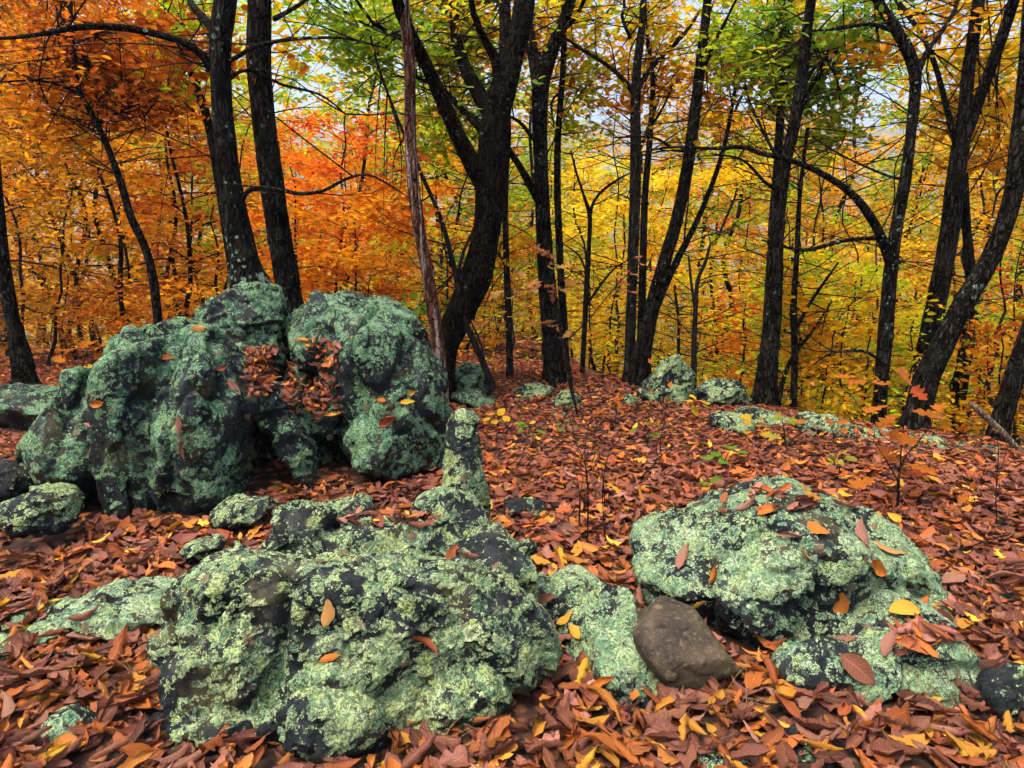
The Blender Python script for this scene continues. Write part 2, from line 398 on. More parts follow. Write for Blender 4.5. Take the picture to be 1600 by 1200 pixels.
def rock(label, lobes, mat, vox=.010, rough=1.0, flute=None, seed=0, cat='boulder', name='boulder', group=None, crack=.0, chip=1.0, ani=(1, 1, 1.5), cani=(2.0, 2.0, 3.4)):
    global _rn
    mb = MB()
    for L in lobes:
        V, Fc = lobe(*L[0], **L[1]) if isinstance(L[0], tuple) else lobe(*L)
        mb.add(V, [Fc])
    allV = np.concatenate(mb.V); base = np.array([allV[:, 0].mean(), allV[:, 1].mean(), 0.0]); base[2] = float(ground_z(base[0:1], base[1:2])[0])
    me0 = mb.mesh('tmp', base)
    o = bpy.data.objects.new('tmp', me0); C.objects.link(o)
    md = o.modifiers.new('r', 'REMESH'); md.mode = 'VOXEL'; md.voxel_size = vox
    dg = bpy.context.evaluated_depsgraph_get(); me = bpy.data.meshes.new_from_object(o.evaluated_get(dg))
    C.objects.unlink(o); bpy.data.objects.remove(o); bpy.data.meshes.remove(me0)
    nv = len(me.vertices); co = np.empty(nv*3, np.float32); no = np.empty(nv*3, np.float32)
    me.vertices.foreach_get('co', co); me.vertices.foreach_get('normal', no)
    co = co.reshape(-1, 3).astype(float); no = no.reshape(-1, 3).astype(float)
    q = co+base+seed*7.7
    wq = q+.025*np.stack([perlin(q*3+1), perlin(q*3+31), perlin(q*3+61)], -1)
    fq = wq@FOL.T
    d = +.010*perlin(q*2.6)+chip*(.055*chips(fq*np.array(ani), 2.6)+.020*chips(fq*np.array(ani)+4.4, 7.0)+.014*chips(fq*np.array(ani)+9.1, 17))+.008*perlin(q*13)+.005*perlin(q*36)+.003*perlin(q*80)
    if flute is not None:                                   # ribs running along a direction
        ax = np.array(flute[0], float); ax /= np.linalg.norm(ax)
        al = q@ax; pq = wq-np.outer(al*.82, ax)
        rb = perlin(pq*flute[2]+3.3)
        d = d+flute[1]*(np.minimum(np.abs(rb)*2.2, .75)-.45)
    if crack:
        cr = np.abs(perlin(wq*np.array(cani)+11.1))
        d = d-crack*np.exp(-(cr/.05)**2)
    co2 = co+no*(d*rough)[:, None]
    me.vertices.foreach_set('co', co2.astype(np.float32).ravel()); me.update()
    w = co2+base; low = w[:, 2] < ground_z(w[:, 0], w[:, 1])-.09      # deep in the soil
    if low.any():
        bm_ = bmesh.new(); bm_.from_mesh(me); bm_.verts.ensure_lookup_table(); bmesh.ops.delete(bm_, geom=[bm_.verts[int(a_)] for a_ in np.where(low)[0]], context='VERTS'); bm_.to_mesh(me); bm_.free(); me.update()
        nv = len(me.vertices); c_ = np.empty(nv*3, np.float32); me.vertices.foreach_get('co', c_); co2 = c_.reshape(-1, 3).astype(float)
    me.polygons.foreach_set('use_smooth', np.ones(len(me.polygons), bool))
    me.name = name
    rock_bvh_V.append(co2+base)
    nl = len(me.loops); li = np.empty(nl, np.int32); me.loops.foreach_get('vertex_index', li)
    rock_bvh_F.extend((li.reshape(-1, 4)+_rn).tolist() if nl == 4*len(me.polygons) else [[a+_rn for a in p.vertices] for p in me.polygons]); _rn += nv
    return obj(name, me, mat, None, label, cat, group, None, base)

# --- the fluted pair and the dome on the left
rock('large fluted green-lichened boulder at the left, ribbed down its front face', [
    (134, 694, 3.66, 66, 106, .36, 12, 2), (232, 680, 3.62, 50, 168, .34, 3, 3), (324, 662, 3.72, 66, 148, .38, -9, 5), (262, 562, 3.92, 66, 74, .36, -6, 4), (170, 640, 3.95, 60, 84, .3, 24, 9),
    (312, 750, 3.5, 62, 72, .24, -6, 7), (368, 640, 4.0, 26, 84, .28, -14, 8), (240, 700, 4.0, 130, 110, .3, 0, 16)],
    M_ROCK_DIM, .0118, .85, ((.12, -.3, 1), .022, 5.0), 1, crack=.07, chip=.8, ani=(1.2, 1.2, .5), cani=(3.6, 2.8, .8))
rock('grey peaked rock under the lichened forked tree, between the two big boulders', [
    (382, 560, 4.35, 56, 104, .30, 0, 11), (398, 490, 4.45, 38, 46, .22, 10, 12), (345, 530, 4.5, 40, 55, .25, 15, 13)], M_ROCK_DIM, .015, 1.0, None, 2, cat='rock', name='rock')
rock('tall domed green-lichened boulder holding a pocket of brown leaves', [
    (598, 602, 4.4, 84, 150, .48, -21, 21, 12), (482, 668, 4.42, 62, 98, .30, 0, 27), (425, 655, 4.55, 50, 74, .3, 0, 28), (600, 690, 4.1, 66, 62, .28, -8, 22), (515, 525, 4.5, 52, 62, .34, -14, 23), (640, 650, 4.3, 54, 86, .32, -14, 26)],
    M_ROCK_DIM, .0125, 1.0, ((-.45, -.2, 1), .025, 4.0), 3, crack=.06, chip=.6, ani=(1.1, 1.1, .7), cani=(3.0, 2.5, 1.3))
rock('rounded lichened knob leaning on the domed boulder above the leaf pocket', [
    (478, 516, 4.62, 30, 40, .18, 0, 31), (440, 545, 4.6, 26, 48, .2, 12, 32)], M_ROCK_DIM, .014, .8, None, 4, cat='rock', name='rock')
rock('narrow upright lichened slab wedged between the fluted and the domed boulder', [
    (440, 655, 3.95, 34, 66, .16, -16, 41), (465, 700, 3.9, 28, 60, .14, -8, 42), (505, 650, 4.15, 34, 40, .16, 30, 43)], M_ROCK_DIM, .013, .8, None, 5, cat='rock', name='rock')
rock('slim standing stone rising behind the front boulder\'s right shoulder', [
    (724, 735, 2.98, 33, 82, .09, 2, 54, 10), (720, 800, 2.92, 42, 80, .11, 4, 51), (705, 830, 2.78, 60, 56, .14, 14, 52)], M_ROCK, .009, .32, ((0, 0, 1), .02, 9), 6, cat='rock', name='rock')
# --- front
rock('wide pale-lichened boulder in front, with black and rust-brown bare patches', [
    (552, 990, 2.15, 272, 168, .42, 0, 61, 14), (378, 1000, 2.02, 116, 112, .32, 10, 62), (468, 872, 2.35, 66, 78, .26, -16, 63), (610, 885, 2.4, 120, 74, .30, 0, 64),
    (768, 898, 2.42, 82, 74, .28, 6, 65), (715, 1000, 2.14, 112, 104, .32, -6, 66), (520, 1118, 1.80, 150, 84, .18, 12, 67), (370, 1098, 1.86, 96, 62, .18, -4, 68)],
    M_ROCK, .0078, 1.0, None, 7, crack=.05, chip=.9, ani=(1, 1, .85), cani=(2.6, 2.2, 1.8))
rock('small lichened block tucked under the front boulder near the bottom edge', [
    (268, 1160, 1.80, 46, 56, .14, 0, 71), (330, 1190, 1.85, 80, 50, .18, 0, 72)], M_ROCK_DARK, .008, .7, None, 8, cat='rock', name='rock')
rock('low lichened rib running down between the front boulder and the brown stone', [
    (885, 940, 2.54, 50, 48, .2, -20, 81), (930, 985, 2.28, 58, 58, .2, -35, 82), (972, 1050, 2.08, 48, 68, .18, -25, 83), (850, 930, 2.6, 40, 40, .16, 0, 84)],
    M_ROCK_FULL, .0095, .8, None, 9, cat='rock', name='rock')
rock('bare brown angular stone lying beside the lichened rib', [
    ((1062, 1020, 2.13, 96, 76, .17, 14, 93, 18, 60), dict(dlo=.60, dhi=.80)), ((1030, 1000, 2.17, 62, 54, .13, -14, 98, 16, 60), dict(dlo=.62, dhi=.8))], M_ROCK_BROWN, .0055, .22, None, 10, cat='stone', name='stone', chip=1.0, ani=(.8, .8, 1.1), crack=.03, cani=(3, 3, 4))
rock('broad mint-lichened boulder at the right strewn with brown leaves', [
    (1222, 895, 2.66, 216, 130, .46, 4, 101, 14), (1100, 885, 2.66, 90, 96, .34, -10, 102), (1335, 860, 2.85, 104, 84, .38, 14, 103), (1295, 965, 2.50, 96, 92, .30, 8, 104), (1230, 810, 3.1, 130, 50, .3, 0, 105), (1405, 930, 2.68, 66, 80, .25, 25, 106)],
    M_ROCK_FULL, .0095, 1.0, None, 11, crack=.045, chip=.8, ani=(1, 1, 1), cani=(2.2, 2.0, 1.6))
rock('low mint-lichened ledge at the foot of the right boulder', [
    (1290, 1050, 2.09, 70, 44, .10, 5, 111, 10), (1372, 1060, 2.05, 70, 60, .12, 6, 112, 10), (1448, 1072, 2.03, 72, 62, .12, 10, 113, 10), (1395, 1000, 2.28, 100, 66, .18, 18, 114)],
    M_ROCK_FULL, .009, .7, None, 12, cat='rock', name='rock')
rock('black glossy rock at the right edge below the ledge', [
    (1582, 1100, 1.93, 70, 52, .10, 22, 121), (1548, 1078, 1.97, 40, 36, .08, 10, 122)], M_ROCK_DARK, .009, .8, None, 13, cat='rock', name='rock')
rock('flat pale-lichened slab lying in leaves left of the front boulder', [
    (205, 955, 2.42, 84, 40, .20, 4, 131), (80, 975, 2.40, 100, 38, .20, -4, 132), (20, 985, 2.35, 60, 34, .18, 0, 133)], M_ROCK_FULL, .009, .7, None, 14, cat='rock', name='rock')
SR = [  # smaller stones
    ('dark lichened stone at the left edge below the fluted boulder', (18, 752, 3.35, 42, 34, .16), M_ROCK_DARK),
    ('pale-lichened stone in leaves at the fluted boulder\'s left foot', (58, 800, 3.05, 48, 38, .16), M_ROCK),
    ('small lichened stone between the fluted boulder and the front boulder', (382, 800, 3.3, 48, 28, .13), M_ROCK),
    ('tiny lichened stone in curled leaves just above the front boulder', (320, 858, 2.85, 28, 18, .08), M_ROCK),
    ('small green stone in the pocket of leaves behind the front boulder', (540, 795, 3.3, 44, 20, .1), M_ROCK),
    ('little lichened stone in the clearing beside the standing stone', (815, 795, 3.4, 32, 18, .1), M_ROCK_DARK),
    ('pebble-sized lichened stone between the front and the right boulder', (938, 915, 2.64, 16, 14, .04), M_ROCK),
    ('round lichened stone at the right boulder\'s right-hand corner', (1468, 932, 2.6, 26, 24, .07), M_ROCK_FULL),
    ('pale stone patch showing through leaves far right of the right boulder', (1545, 920, 2.64, 42, 18, .12), M_ROCK_FULL),
    ('grey-green stone among leaves in the bottom left corner', (105, 1140, 1.79, 34, 30, .07), M_ROCK_FULL),
    ('round lichened stone cut by the bottom edge under the brown stone', (1132, 1202, 1.66, 52, 34, .12), M_ROCK_FULL),
    ('dark flat stone among leaves near the bottom edge', (1262, 1165, 1.74, 36, 22, .08), M_ROCK_DARK),
    ('rounded lichened rock standing on the ridge in mid distance', (1045, 612, 6.0, 42, 50, .25), M_ROCK),
    ('lichened slab falling away beside the rounded ridge rock', (1125, 618, 5.9, 44, 26, .22), M_ROCK),
    ('long mossy slab under the far-left trunk behind the fluted boulder', (70, 640, 5.2, 105, 30, .3), M_ROCK_DIM),
    ('heap of green stone right of the dead red snag', (728, 596, 6.3, 34, 26, .22), M_ROCK_DIM),
    ('low stone at the foot of the hooked sapling', (745, 625, 5.9, 34, 16, .18), M_ROCK_DIM),
    ('flat green stone just left of the twin straight trunks', (835, 616, 6.1, 30, 15, .2), M_ROCK),
    ('small stone at the base of the twin straight trunks', (882, 632, 5.7, 26, 18, .14), M_ROCK),
    ('thin flat stone set in leaves before the twin trunks', (870, 648, 5.4, 18, 7, .1), M_ROCK),
    ('round pebble stone on leaves left of the rounded ridge rock', (985, 628, 5.7, 9, 8, .05), M_ROCK),
    ('pale patch of bare stone in the clearing before the ridge rock', (1140, 662, 5.1, 32, 16, .16), M_ROCK),
    ('low lichened rim stone below the straight trunk right of centre', (1190, 655, 5.3, 44, 18, .2), M_ROCK),
    ('sunken lichened rim stone behind the green seedlings', (1290, 662, 5.0, 42, 18, .2), M_ROCK),
    ('lichened rim stone behind the orange oak seedling', (1350, 680, 4.8, 44, 20, .2), M_ROCK),
    ('rim stone right of the orange oak seedling', (1440, 700, 4.6, 44, 20, .22), M_ROCK),
    ('streaked green slab on the rim below the leaning twin tree', (1520, 715, 4.4, 58, 26, .3), M_ROCK),
    ('streaked green slab at the right edge of the rim', (1575, 745, 4.1, 46, 24, .25), M_ROCK),
]
for j, (lb, a, m_) in enumerate(SR):
    L = [(*a, random.uniform(-12, 12), 200+j)]
    L.append((a[0]+a[3]*random.uniform(-.4, .4), a[1]+a[4]*.25, a[2]-.02, a[3]*.7, a[4]*.8, a[5]*.8, random.uniform(-30, 30), 300+j))
    mp_ = mpp(*a[:3]); rock(lb, L, m_, max(.009, a[3]*mp_/15), min(1.0, .35+a[4]*mp_*3), None, 20+j, cat='stone', name='stone')
RV = np.concatenate(rock_bvh_V)
BV = BVHTree.FromPolygons([tuple(v) for v in RV], rock_bvh_F)
def rock_top(x, y):
    h = BV.ray_cast(Vector((x, y, 4.0)), Vector((0, 0, -1)))
    return (h[0].z, h[1]) if h[0] is not None else (None, None)

# ------------------------------------------------------------------ leaf shapes
def leaf_shape(seed, nv=8, nu=4, kind='chestnut', curl=None):
    r = np.random.default_rng(seed)
    v = np.linspace(0, 1, nv+1); u = np.linspace(-1, 1, nu+1)
    if kind == 'chestnut': w = .20*np.sin(np.pi*v**.85)**.75+.004; w = w*(1+.10*((np.arange(nv+1) % 2)*2-1)*(nv >= 7))
    elif kind == 'oak': w = (.12+.24*v)*np.sin(np.pi*np.clip(v, 0, .985))**.45*(1+.42*np.cos(v*2*np.pi*3.5+.4))+.006
    else: w = .27*np.sin(np.pi*v**.9)**.8+.004
    w = w*r.uniform(.85, 1.15)
    A = curl if curl is not None else r.choice([r.uniform(.2, 1.2), r.uniform(1.4, 3.0), r.uniform(3.2, 5.2)], p=[.3, .38, .32])
    sgn = r.choice([-1, 1], p=[.3, .7])
    bend = r.uniform(-.5, 1.3); tw = r.uniform(-.7, .7); lat = r.uniform(-.25, .25)
    U, Vv = np.meshgrid(u, v); Wd = np.repeat(w[:, None], nu+1, 1)
    Av = A*(.65+.5*Vv)
    Rr = Wd/(Av/2+1e-6); x = Rr*np.sin(U*Av/2); z = sgn*Rr*(1-np.cos(U*Av/2))
    x = x+.014*r.normal(size=x.shape)*(np.abs(U) > .4); z = z+.016*r.normal(size=z.shape)
    th = tw*(Vv-.5); x, z = x*np.cos(th)-z*np.sin(th), x*np.sin(th)+z*np.cos(th)
    ph = bend*(Vv-.5); yb = np.sin(ph)/max(abs(bend), .05)*np.sign(bend) if abs(bend) > .05 else Vv-.5
    zb = (1-np.cos(ph))/max(abs(bend), .05)*np.sign(bend)
    Vt = np.stack([x+lat*(Vv-.5)**2, yb-z*np.sin(ph)*.6, z+zb*1.0], -1).reshape(-1, 3)
    i = np.arange(nv)[:, None]*(nu+1)+np.arange(nu)[None]
    Fq = np.stack([i, i+1, i+nu+2, i+nu+1], -1).reshape(-1, 4)
    luv = np.stack([U, Vv, 0*U], -1).reshape(-1, 3)
    Vt[:, 2] -= Vt[:, 2].min()
    if kind == 'chestnut' and nv >= 8:      # a short stalk
        s = np.array([[-.007, -.62, 0], [.007, -.62, 0]])+np.array([0, 0, float(Vt[:nu+1, 2].mean())]); b0 = len(Vt)
        Vt = np.vstack([Vt, s]); luv = np.vstack([luv, [[0, 0, 0], [0, 0, 0]]])
        Fq = np.vstack([Fq, [[b0, b0+1, nu//2+1, nu//2]]])
    return Vt, Fq, luv
NEAR = [leaf_shape(500+s, 7 if s % 4 else 10, 4, 'chestnut' if s % 4 else ('oak' if s % 8 else 'beech')) for s in range(24)]
SEMI = [leaf_shape(560+s, 5 if s % 3 else 8, 2, 'chestnut' if s % 3 else 'oak') for s in range(18)]
MIDL = [leaf_shape(600+s, 3, 2, 'chestnut' if s % 4 else 'beech') for s in range(16)]
FARL = [(np.array([[0, -.5, 0], [-.24, -.05, .06*(s % 3)], [0, .5, .05*s-.1], [.24, -.05, .1]]), np.array([[0, 3, 2, 1]]), np.array([[0, 0, 0], [-1, .5, 0], [0, 1, 0], [1, .5, 0]])) for s in range(5)]
PAL = np.array([(.185, .068, .038), (.15, .052, .034), (.215, .09, .058), (.105, .034, .020), (.26, .078, .022), (.33, .092, .014), (.37, .14, .022), (.45, .20, .02),
                (.06, .022, .014), (.26, .125, .08), (.56, .31, .02), (.14, .045, .024), (.23, .055, .014)])
PALW = np.array([.14, .12, .10, .11, .11, .09, .075, .05, .08, .05, .03, .09, .075]); PALW /= PALW.sum()
def frames(nrm, yaw, tilt, tdir):
    """rotation matrices (n,3,3), columns: leaf x, leaf y, leaf normal"""
    n = np.asarray(nrm, float)
    up = n+np.stack([np.cos(tdir)*np.tan(tilt), np.sin(tdir)*np.tan(tilt), 0*tilt], -1); up /= np.linalg.norm(up, axis=1)[:, None]
    yv = np.stack([np.cos(yaw), np.sin(yaw), 0*yaw], -1); yv = yv-up*(yv*up).sum(1)[:, None]; yv /= np.linalg.norm(yv, axis=1)[:, None]
    return np.stack([np.cross(yv, up), yv, up], -1)
def scatter(shapes, pos, Rm, size, col, name, mat, kind=None, parent=None, label=None, cat=None):
    ids = np.arange(len(pos)) % len(shapes); Vs, Fs, Cs, Us = [], [], [], []; off = 0
    for s in range(len(shapes)):
        m_ = np.where(ids == s)[0]
        if not len(m_): continue
        V, Fq, luv = shapes[s]
        W = np.einsum('nij,vj->nvi', Rm[m_], V)*size[m_, None, None]+pos[m_, None]
        Vs.append(W.reshape(-1, 3)); Fs.append((Fq[None]+(np.arange(len(m_))*len(V))[:, None, None]).reshape(-1, 4)+off); off += len(m_)*len(V)
        cc = np.concatenate([np.repeat(col[m_], len(V), 0), np.ones((len(m_)*len(V), 1))], 1); Cs.append(cc); Us.append(np.tile(luv, (len(m_), 1)))
    me = mesh_np(name, np.concatenate(Vs), [np.concatenate(Fs)], True, {'col': ('FLOAT_COLOR', np.concatenate(Cs)), 'luv': ('FLOAT_VECTOR', np.concatenate(Us))})
    return obj(name, me, mat, parent, label, cat, None, kind)
def gnormal(x, y):
    e = .06; zx = (ground_z(x+e, y)-ground_z(x-e, y))/(2*e); zy = (ground_z(x, y+e)-ground_z(x, y-e))/(2*e)
    n = np.stack([-zx, -zy, np.ones_like(zx)], -1); return n/np.linalg.norm(n, axis=1)[:, None]
def litter(y0, y1, dens, clip=True):
    A = 0; xs, ys = [], []
    for a in np.arange(y0, y1, .25):
        b = min(a+.25, y1); hw = .82*b+.3; nn = int(dens*2*hw*(b-a)); xs.append(rng.uniform(-hw, hw, nn)); ys.append(rng.uniform(a, b, nn))
    x = np.concatenate(xs); y = np.concatenate(ys); z = ground_z(x, y); keep = np.ones(len(x), bool); zz = z.copy()
    keep = (x < .9) | (y < np.interp(x, CX, CY)+1.6)
    if clip:
        for i_ in np.where(keep)[0]:
            h, nn = rock_top(x[i_], y[i_])
            if h is not None and h > z[i_]+.03: keep[i_] = False
    return x[keep], y[keep], z[keep]
def leaf_colors(n, x=None, y=None):
    c = PAL[rng.choice(len(PAL), n, p=PALW)]; tint = np.array([1.14, 1.08, 1.22])
    if x is not None:          # drifts of paler and redder leaves
        q = np.stack([x, y, 0*x], -1); t = fbm(q*.9, 2)[:, None]
        c = c*(1+.35*t); w_ = np.clip((y-2.6)/2.2, 0, 1)[:, None]; tint = tint*(1-w_)+np.array([1.22, 1.0, 1.04])*w_
    return np.clip(c*tint*rng.uniform(.5, 1.55, (n, 1)), 0, 1)
# near litter: the 300 leaves that show largest are pieces of the ground, the rest one mass
x, y, z = litter(.95, 4.3, 900)
n = len(x); lay = rng.uniform(0, 1, n)**1.3
pos = np.stack([x, y, z+.004+lay*.045], -1)
Rm = frames(gnormal(x, y), rng.uniform(0, 2*np.pi, n), np.abs(rng.normal(0, .42, n)), rng.uniform(0, 2*np.pi, n))
size = np.clip(rng.normal(.098, .027, n)*np.interp(y, [2.2, 4.3], [1, .76]), .042, .16); col = leaf_colors(n, x, y)
px_, py_, f_ = proj(pos)
score = size/f_*(.5+lay)
inside = (px_ > 5) & (px_ < 1595) & (py_ > 620) & (py_ < 1195) & (lay > .45)
order = [j for j in np.argsort(-score) if inside[j]]
pick = []
for j in order:
    d = Vector(pos[j])-Vector((0, 0, CAMZ)); L = d.length
    h = BV.ray_cast(Vector((0, 0, CAMZ)), d.normalized(), L-.05)
    if h[0] is None: pick.append(j)
    if len(pick) >= 300: break
pset = np.zeros(n, bool); pset[pick] = True
cache = {}
for q_, j in enumerate(pick):
    s = int(rng.integers(len(NEAR))); ci = int(rng.choice(len(PAL), p=PALW)); key = (s, ci)
    if key not in cache:
        V, Fq, luv = NEAR[s]
        cache[key] = mesh_np('fallen_leaf', V, [Fq], True, {'col': ('FLOAT_COLOR', np.tile([*PAL[ci], 1], (len(V), 1))), 'luv': ('FLOAT_VECTOR', luv)}); cache[key].materials.append(M_FALLEN)
    o = obj('fallen_leaf', cache[key], None, ground)
    o.matrix_basis = Matrix.Translation(Vector(pos[j])) @ Matrix([list(r_) for r_ in Rm[j]]).to_4x4() @ Matrix.Scale(float(size[j])*1.08, 4)
lit = ~pset & (y < 2.7)
scatter(NEAR, pos[lit], Rm[lit], size[lit], col[lit], 'leaf_litter', M_FALLEN, 'stuff', None, 'deep brown and russet leaf litter in front of the near boulders', 'leaf litter')
lit = ~pset & (y >= 2.7)
scatter(SEMI, pos[lit], Rm[lit], size[lit], col[lit], 'leaf_litter', M_FALLEN, 'stuff', None, 'leaf litter on the near half of the clearing behind the front boulder', 'leaf litter')
x, y, z = litter(4.3, 9.0, 800); n = len(x)
scatter(MIDL, np.stack([x, y, z+.004+rng.uniform(0, .03, n)], -1), frames(gnormal(x, y), rng.uniform(0, 6.28, n), np.abs(rng.normal(0, .45, n)), rng.uniform(0, 6.28, n)),
        np.clip(rng.normal(.063, .019, n), .032, .11), leaf_colors(n, x, y)*1.05, 'leaf_litter', M_FALLEN, 'stuff', None, 'carpet of brown and orange leaves over the far half of the clearing', 'leaf litter')
x, y, z = litter(9.0, 24, 75, False); n = len(x)
scatter(FARL, np.stack([x, y, z+.01], -1), frames(gnormal(x, y), rng.uniform(0, 6.28, n), np.abs(rng.normal(0, .3, n)), rng.uniform(0, 6.28, n)),
        np.clip(rng.normal(.15, .03, n), .06, .22), leaf_colors(n, x, y)*1.1, 'leaf_litter', M_LITTER, 'stuff', None, 'distant leaf litter sloping down beyond the ridge trees', 'leaf litter')

# ------------------------------------------------------------------ trees
COLS = {'gold': (.80, .37, .006), 'yellow': (.90, .54, .008), 'lemon': (.88, .70, .03), 'orange': (.85, .22, .006), 'rust': (.50, .12, .006), 'red': (.60, .04, .010),
        'green': (.22, .38, .02), 'lime': (.46, .54, .012), 'brown': (.42, .19, .008), 'amber': (.78, .30, .006)}
LV = np.array([[0, 0, 0], [-.24, .28, .05], [-.20, .66, .04], [0, 1, -.06], [.20, .66, .04], [.24, .28, .05]])
LF = np.array([[0, 3, 2, 1], [0, 5, 4, 3]])
LV4 = np.array([[0, 0, 0], [-.25, .42, .06], [0, 1, -.06], [.25, .42, .06]]); LF4 = np.array([[0, 3, 2, 1]])
def leaves_mesh(name, P, size, colname, origin, mix=None, r=rng, tilt=.85, far=False):
    LV_, LF_ = (LV4, LF4) if far else (LV, LF); m_ = len(LV_)
    n = len(P); yaw = r.uniform(0, 2*np.pi, n)
    Rm = frames(np.tile([0, 0, 1.0], (n, 1)), yaw, np.abs(r.normal(0, tilt, n)).clip(0, 1.35), r.uniform(0, 2*np.pi, n))
    s = size*r.uniform(.65, 1.3, n)
    W = np.einsum('nij,vj->nvi', Rm, LV_)*s[:, None, None]+(P-np.asarray(origin))[:, None]
    base = np.tile(np.array(COLS[colname]), (n, 1))
    if mix:
        for cn, pr in mix:
            q = P*.9+hash(cn) % 7*0+len(cn)*3.1; sel = (perlin(q)+r.normal(0, .25, n)) > (.45-pr)
            base[sel] = COLS[cn]
    c = base*r.uniform(.65, 1.25, (n, 1))*(1+r.normal(0, .07, (n, 3)))
    c = np.concatenate([np.repeat(np.clip(c, 0, .95), m_, 0), np.ones((n*m_, 1))], 1)
    Fq = (LF_[None]+(np.arange(n)*m_)[:, None, None]).reshape(-1, 4)
    return mesh_np(name, W.reshape(-1, 3), [Fq], False, {'col': ('FLOAT_COLOR', c)})
def sapling_parts(r, base, H, spread, cb, lean, nprim, side_n=5, twist=.2, r0=None, trunk_pts=None):
    """trunk path, branch tubes and the places where leaves hang"""
    m = 12; t = np.linspace(0, 1, m)
    drift = np.cumsum(r.normal(0, twist*H/m, (m, 2)), 0)
    T = np.stack([base[0]+lean[0]*t*H+drift[:, 0], base[1]+lean[1]*t*H+drift[:, 1], base[2]-.1+t*(H+.1)], -1)
    r0 = r0 or (.010+.0055*H); rad = r0*(1-.82*t)+.004
    rad[0] *= 1.3
    br = MB(); hang = []
    for k_ in range(nprim):
        tt = cb+(1-cb)*(k_+r.uniform(0, 1))/nprim; p0 = np.array([np.interp(tt, t, T[:, a]) for a in range(3)])
        az = k_*2.4+r.normal(0, .5); L = spread*(1.05-.6*tt)*r.uniform(.55, 1.25); el = r.uniform(.1, .75)+.5*(tt-.4)
        s = np.linspace(0, 1, 6); dr = np.array([math.cos(az), math.sin(az), 0])
        wob = np.cumsum(r.normal(0, .05*L, (6, 3)), 0)*s[:, None]
        B = p0+dr*(L*s)[:, None]+np.array([0, 0, 1])*(L*(math.tan(el)*s*.7-.35*s*s))[:, None]+wob
        rb = max(.0035, np.interp(tt, t, rad)*.5)*(1-.85*s)+.0018
        br.add(*tube(B, rb, 3, cap=False)); hang.append(B[2:])
        sd = np.array([-dr[1], dr[0], 0])
        for j in range(side_n):
            ss = r.uniform(.2, 1); q0 = np.array([np.interp(ss, s, B[:, a]) for a in range(3)]); sg = 1 if j % 2 else -1
            l2 = L*.5*r.uniform(.4, 1.1)*(1.15-.5*ss); v = np.linspace(0, 1, 3)[:, None]
            Q = q0+(dr*.75+sd*sg*.75+np.array([0, 0, r.uniform(-.15, .35)]))*l2*v+np.array([0, 0, -.12*l2])*v*v+r.normal(0, .03*l2, (3, 3))*v
            br.add(*tube(Q, np.linspace(.0032, .0012, 3), 3, cap=False)); hang.append(Q[1:]); hang.append(Q[1:])
    return T, rad, br, hang
tree_log = []
def wood_tree(name, px, Y, top_py, colname, spread, nleaf, lsize, cb=.25, mix=None, seed=0, lean=(0, 0), bark=None, group='trees of the wood below the ridge', label=None, r0=None, nprim=None, tilt=.85, sides=7):
    r = np.random.default_rng(1000+seed)
    b = at(px, 600, Y); b[2] = float(ground_z(b[0:1], b[1:2])[0]); H = max(1.2, at(px, top_py, Y)[2]-b[2])
    npm = nprim or int(np.clip(H*4.5, 12, 34))
    T, rad, br, hang = sapling_parts(r, b, H, spread, cb, lean, npm, 5 if Y < 12 else 4, r0=r0)
    root = obj(name, None, None, None, label, 'tree', group, None, b)
    sp = smooth_path(np.column_stack([T, rad]), .14 if Y < 14 else .4)
    tm = MB(); tm.add(*tube(sp[:, :3], sp[:, 3], sides, .05, seed)); obj('trunk', tm.mesh('trunk', b), bark or M_BARK, root)
    obj('branches', br.mesh('branches', b), M_TWIG, root, kind='stuff')
    Hs = np.concatenate(hang); P = Hs[r.integers(len(Hs), size=nleaf)]+r.normal(0, 1, (nleaf, 3))*np.array([.09, .09, .05])*(1+Y/30)
    obj('crown', leaves_mesh('crown', P, lsize, colname, b, mix, r, tilt, Y > 9.6), M_LEAF, root)
    if name in ('shrub', 'brush'): root['category'] = 'shrub'
    tree_log.append((root, px, Y, colname)); return root

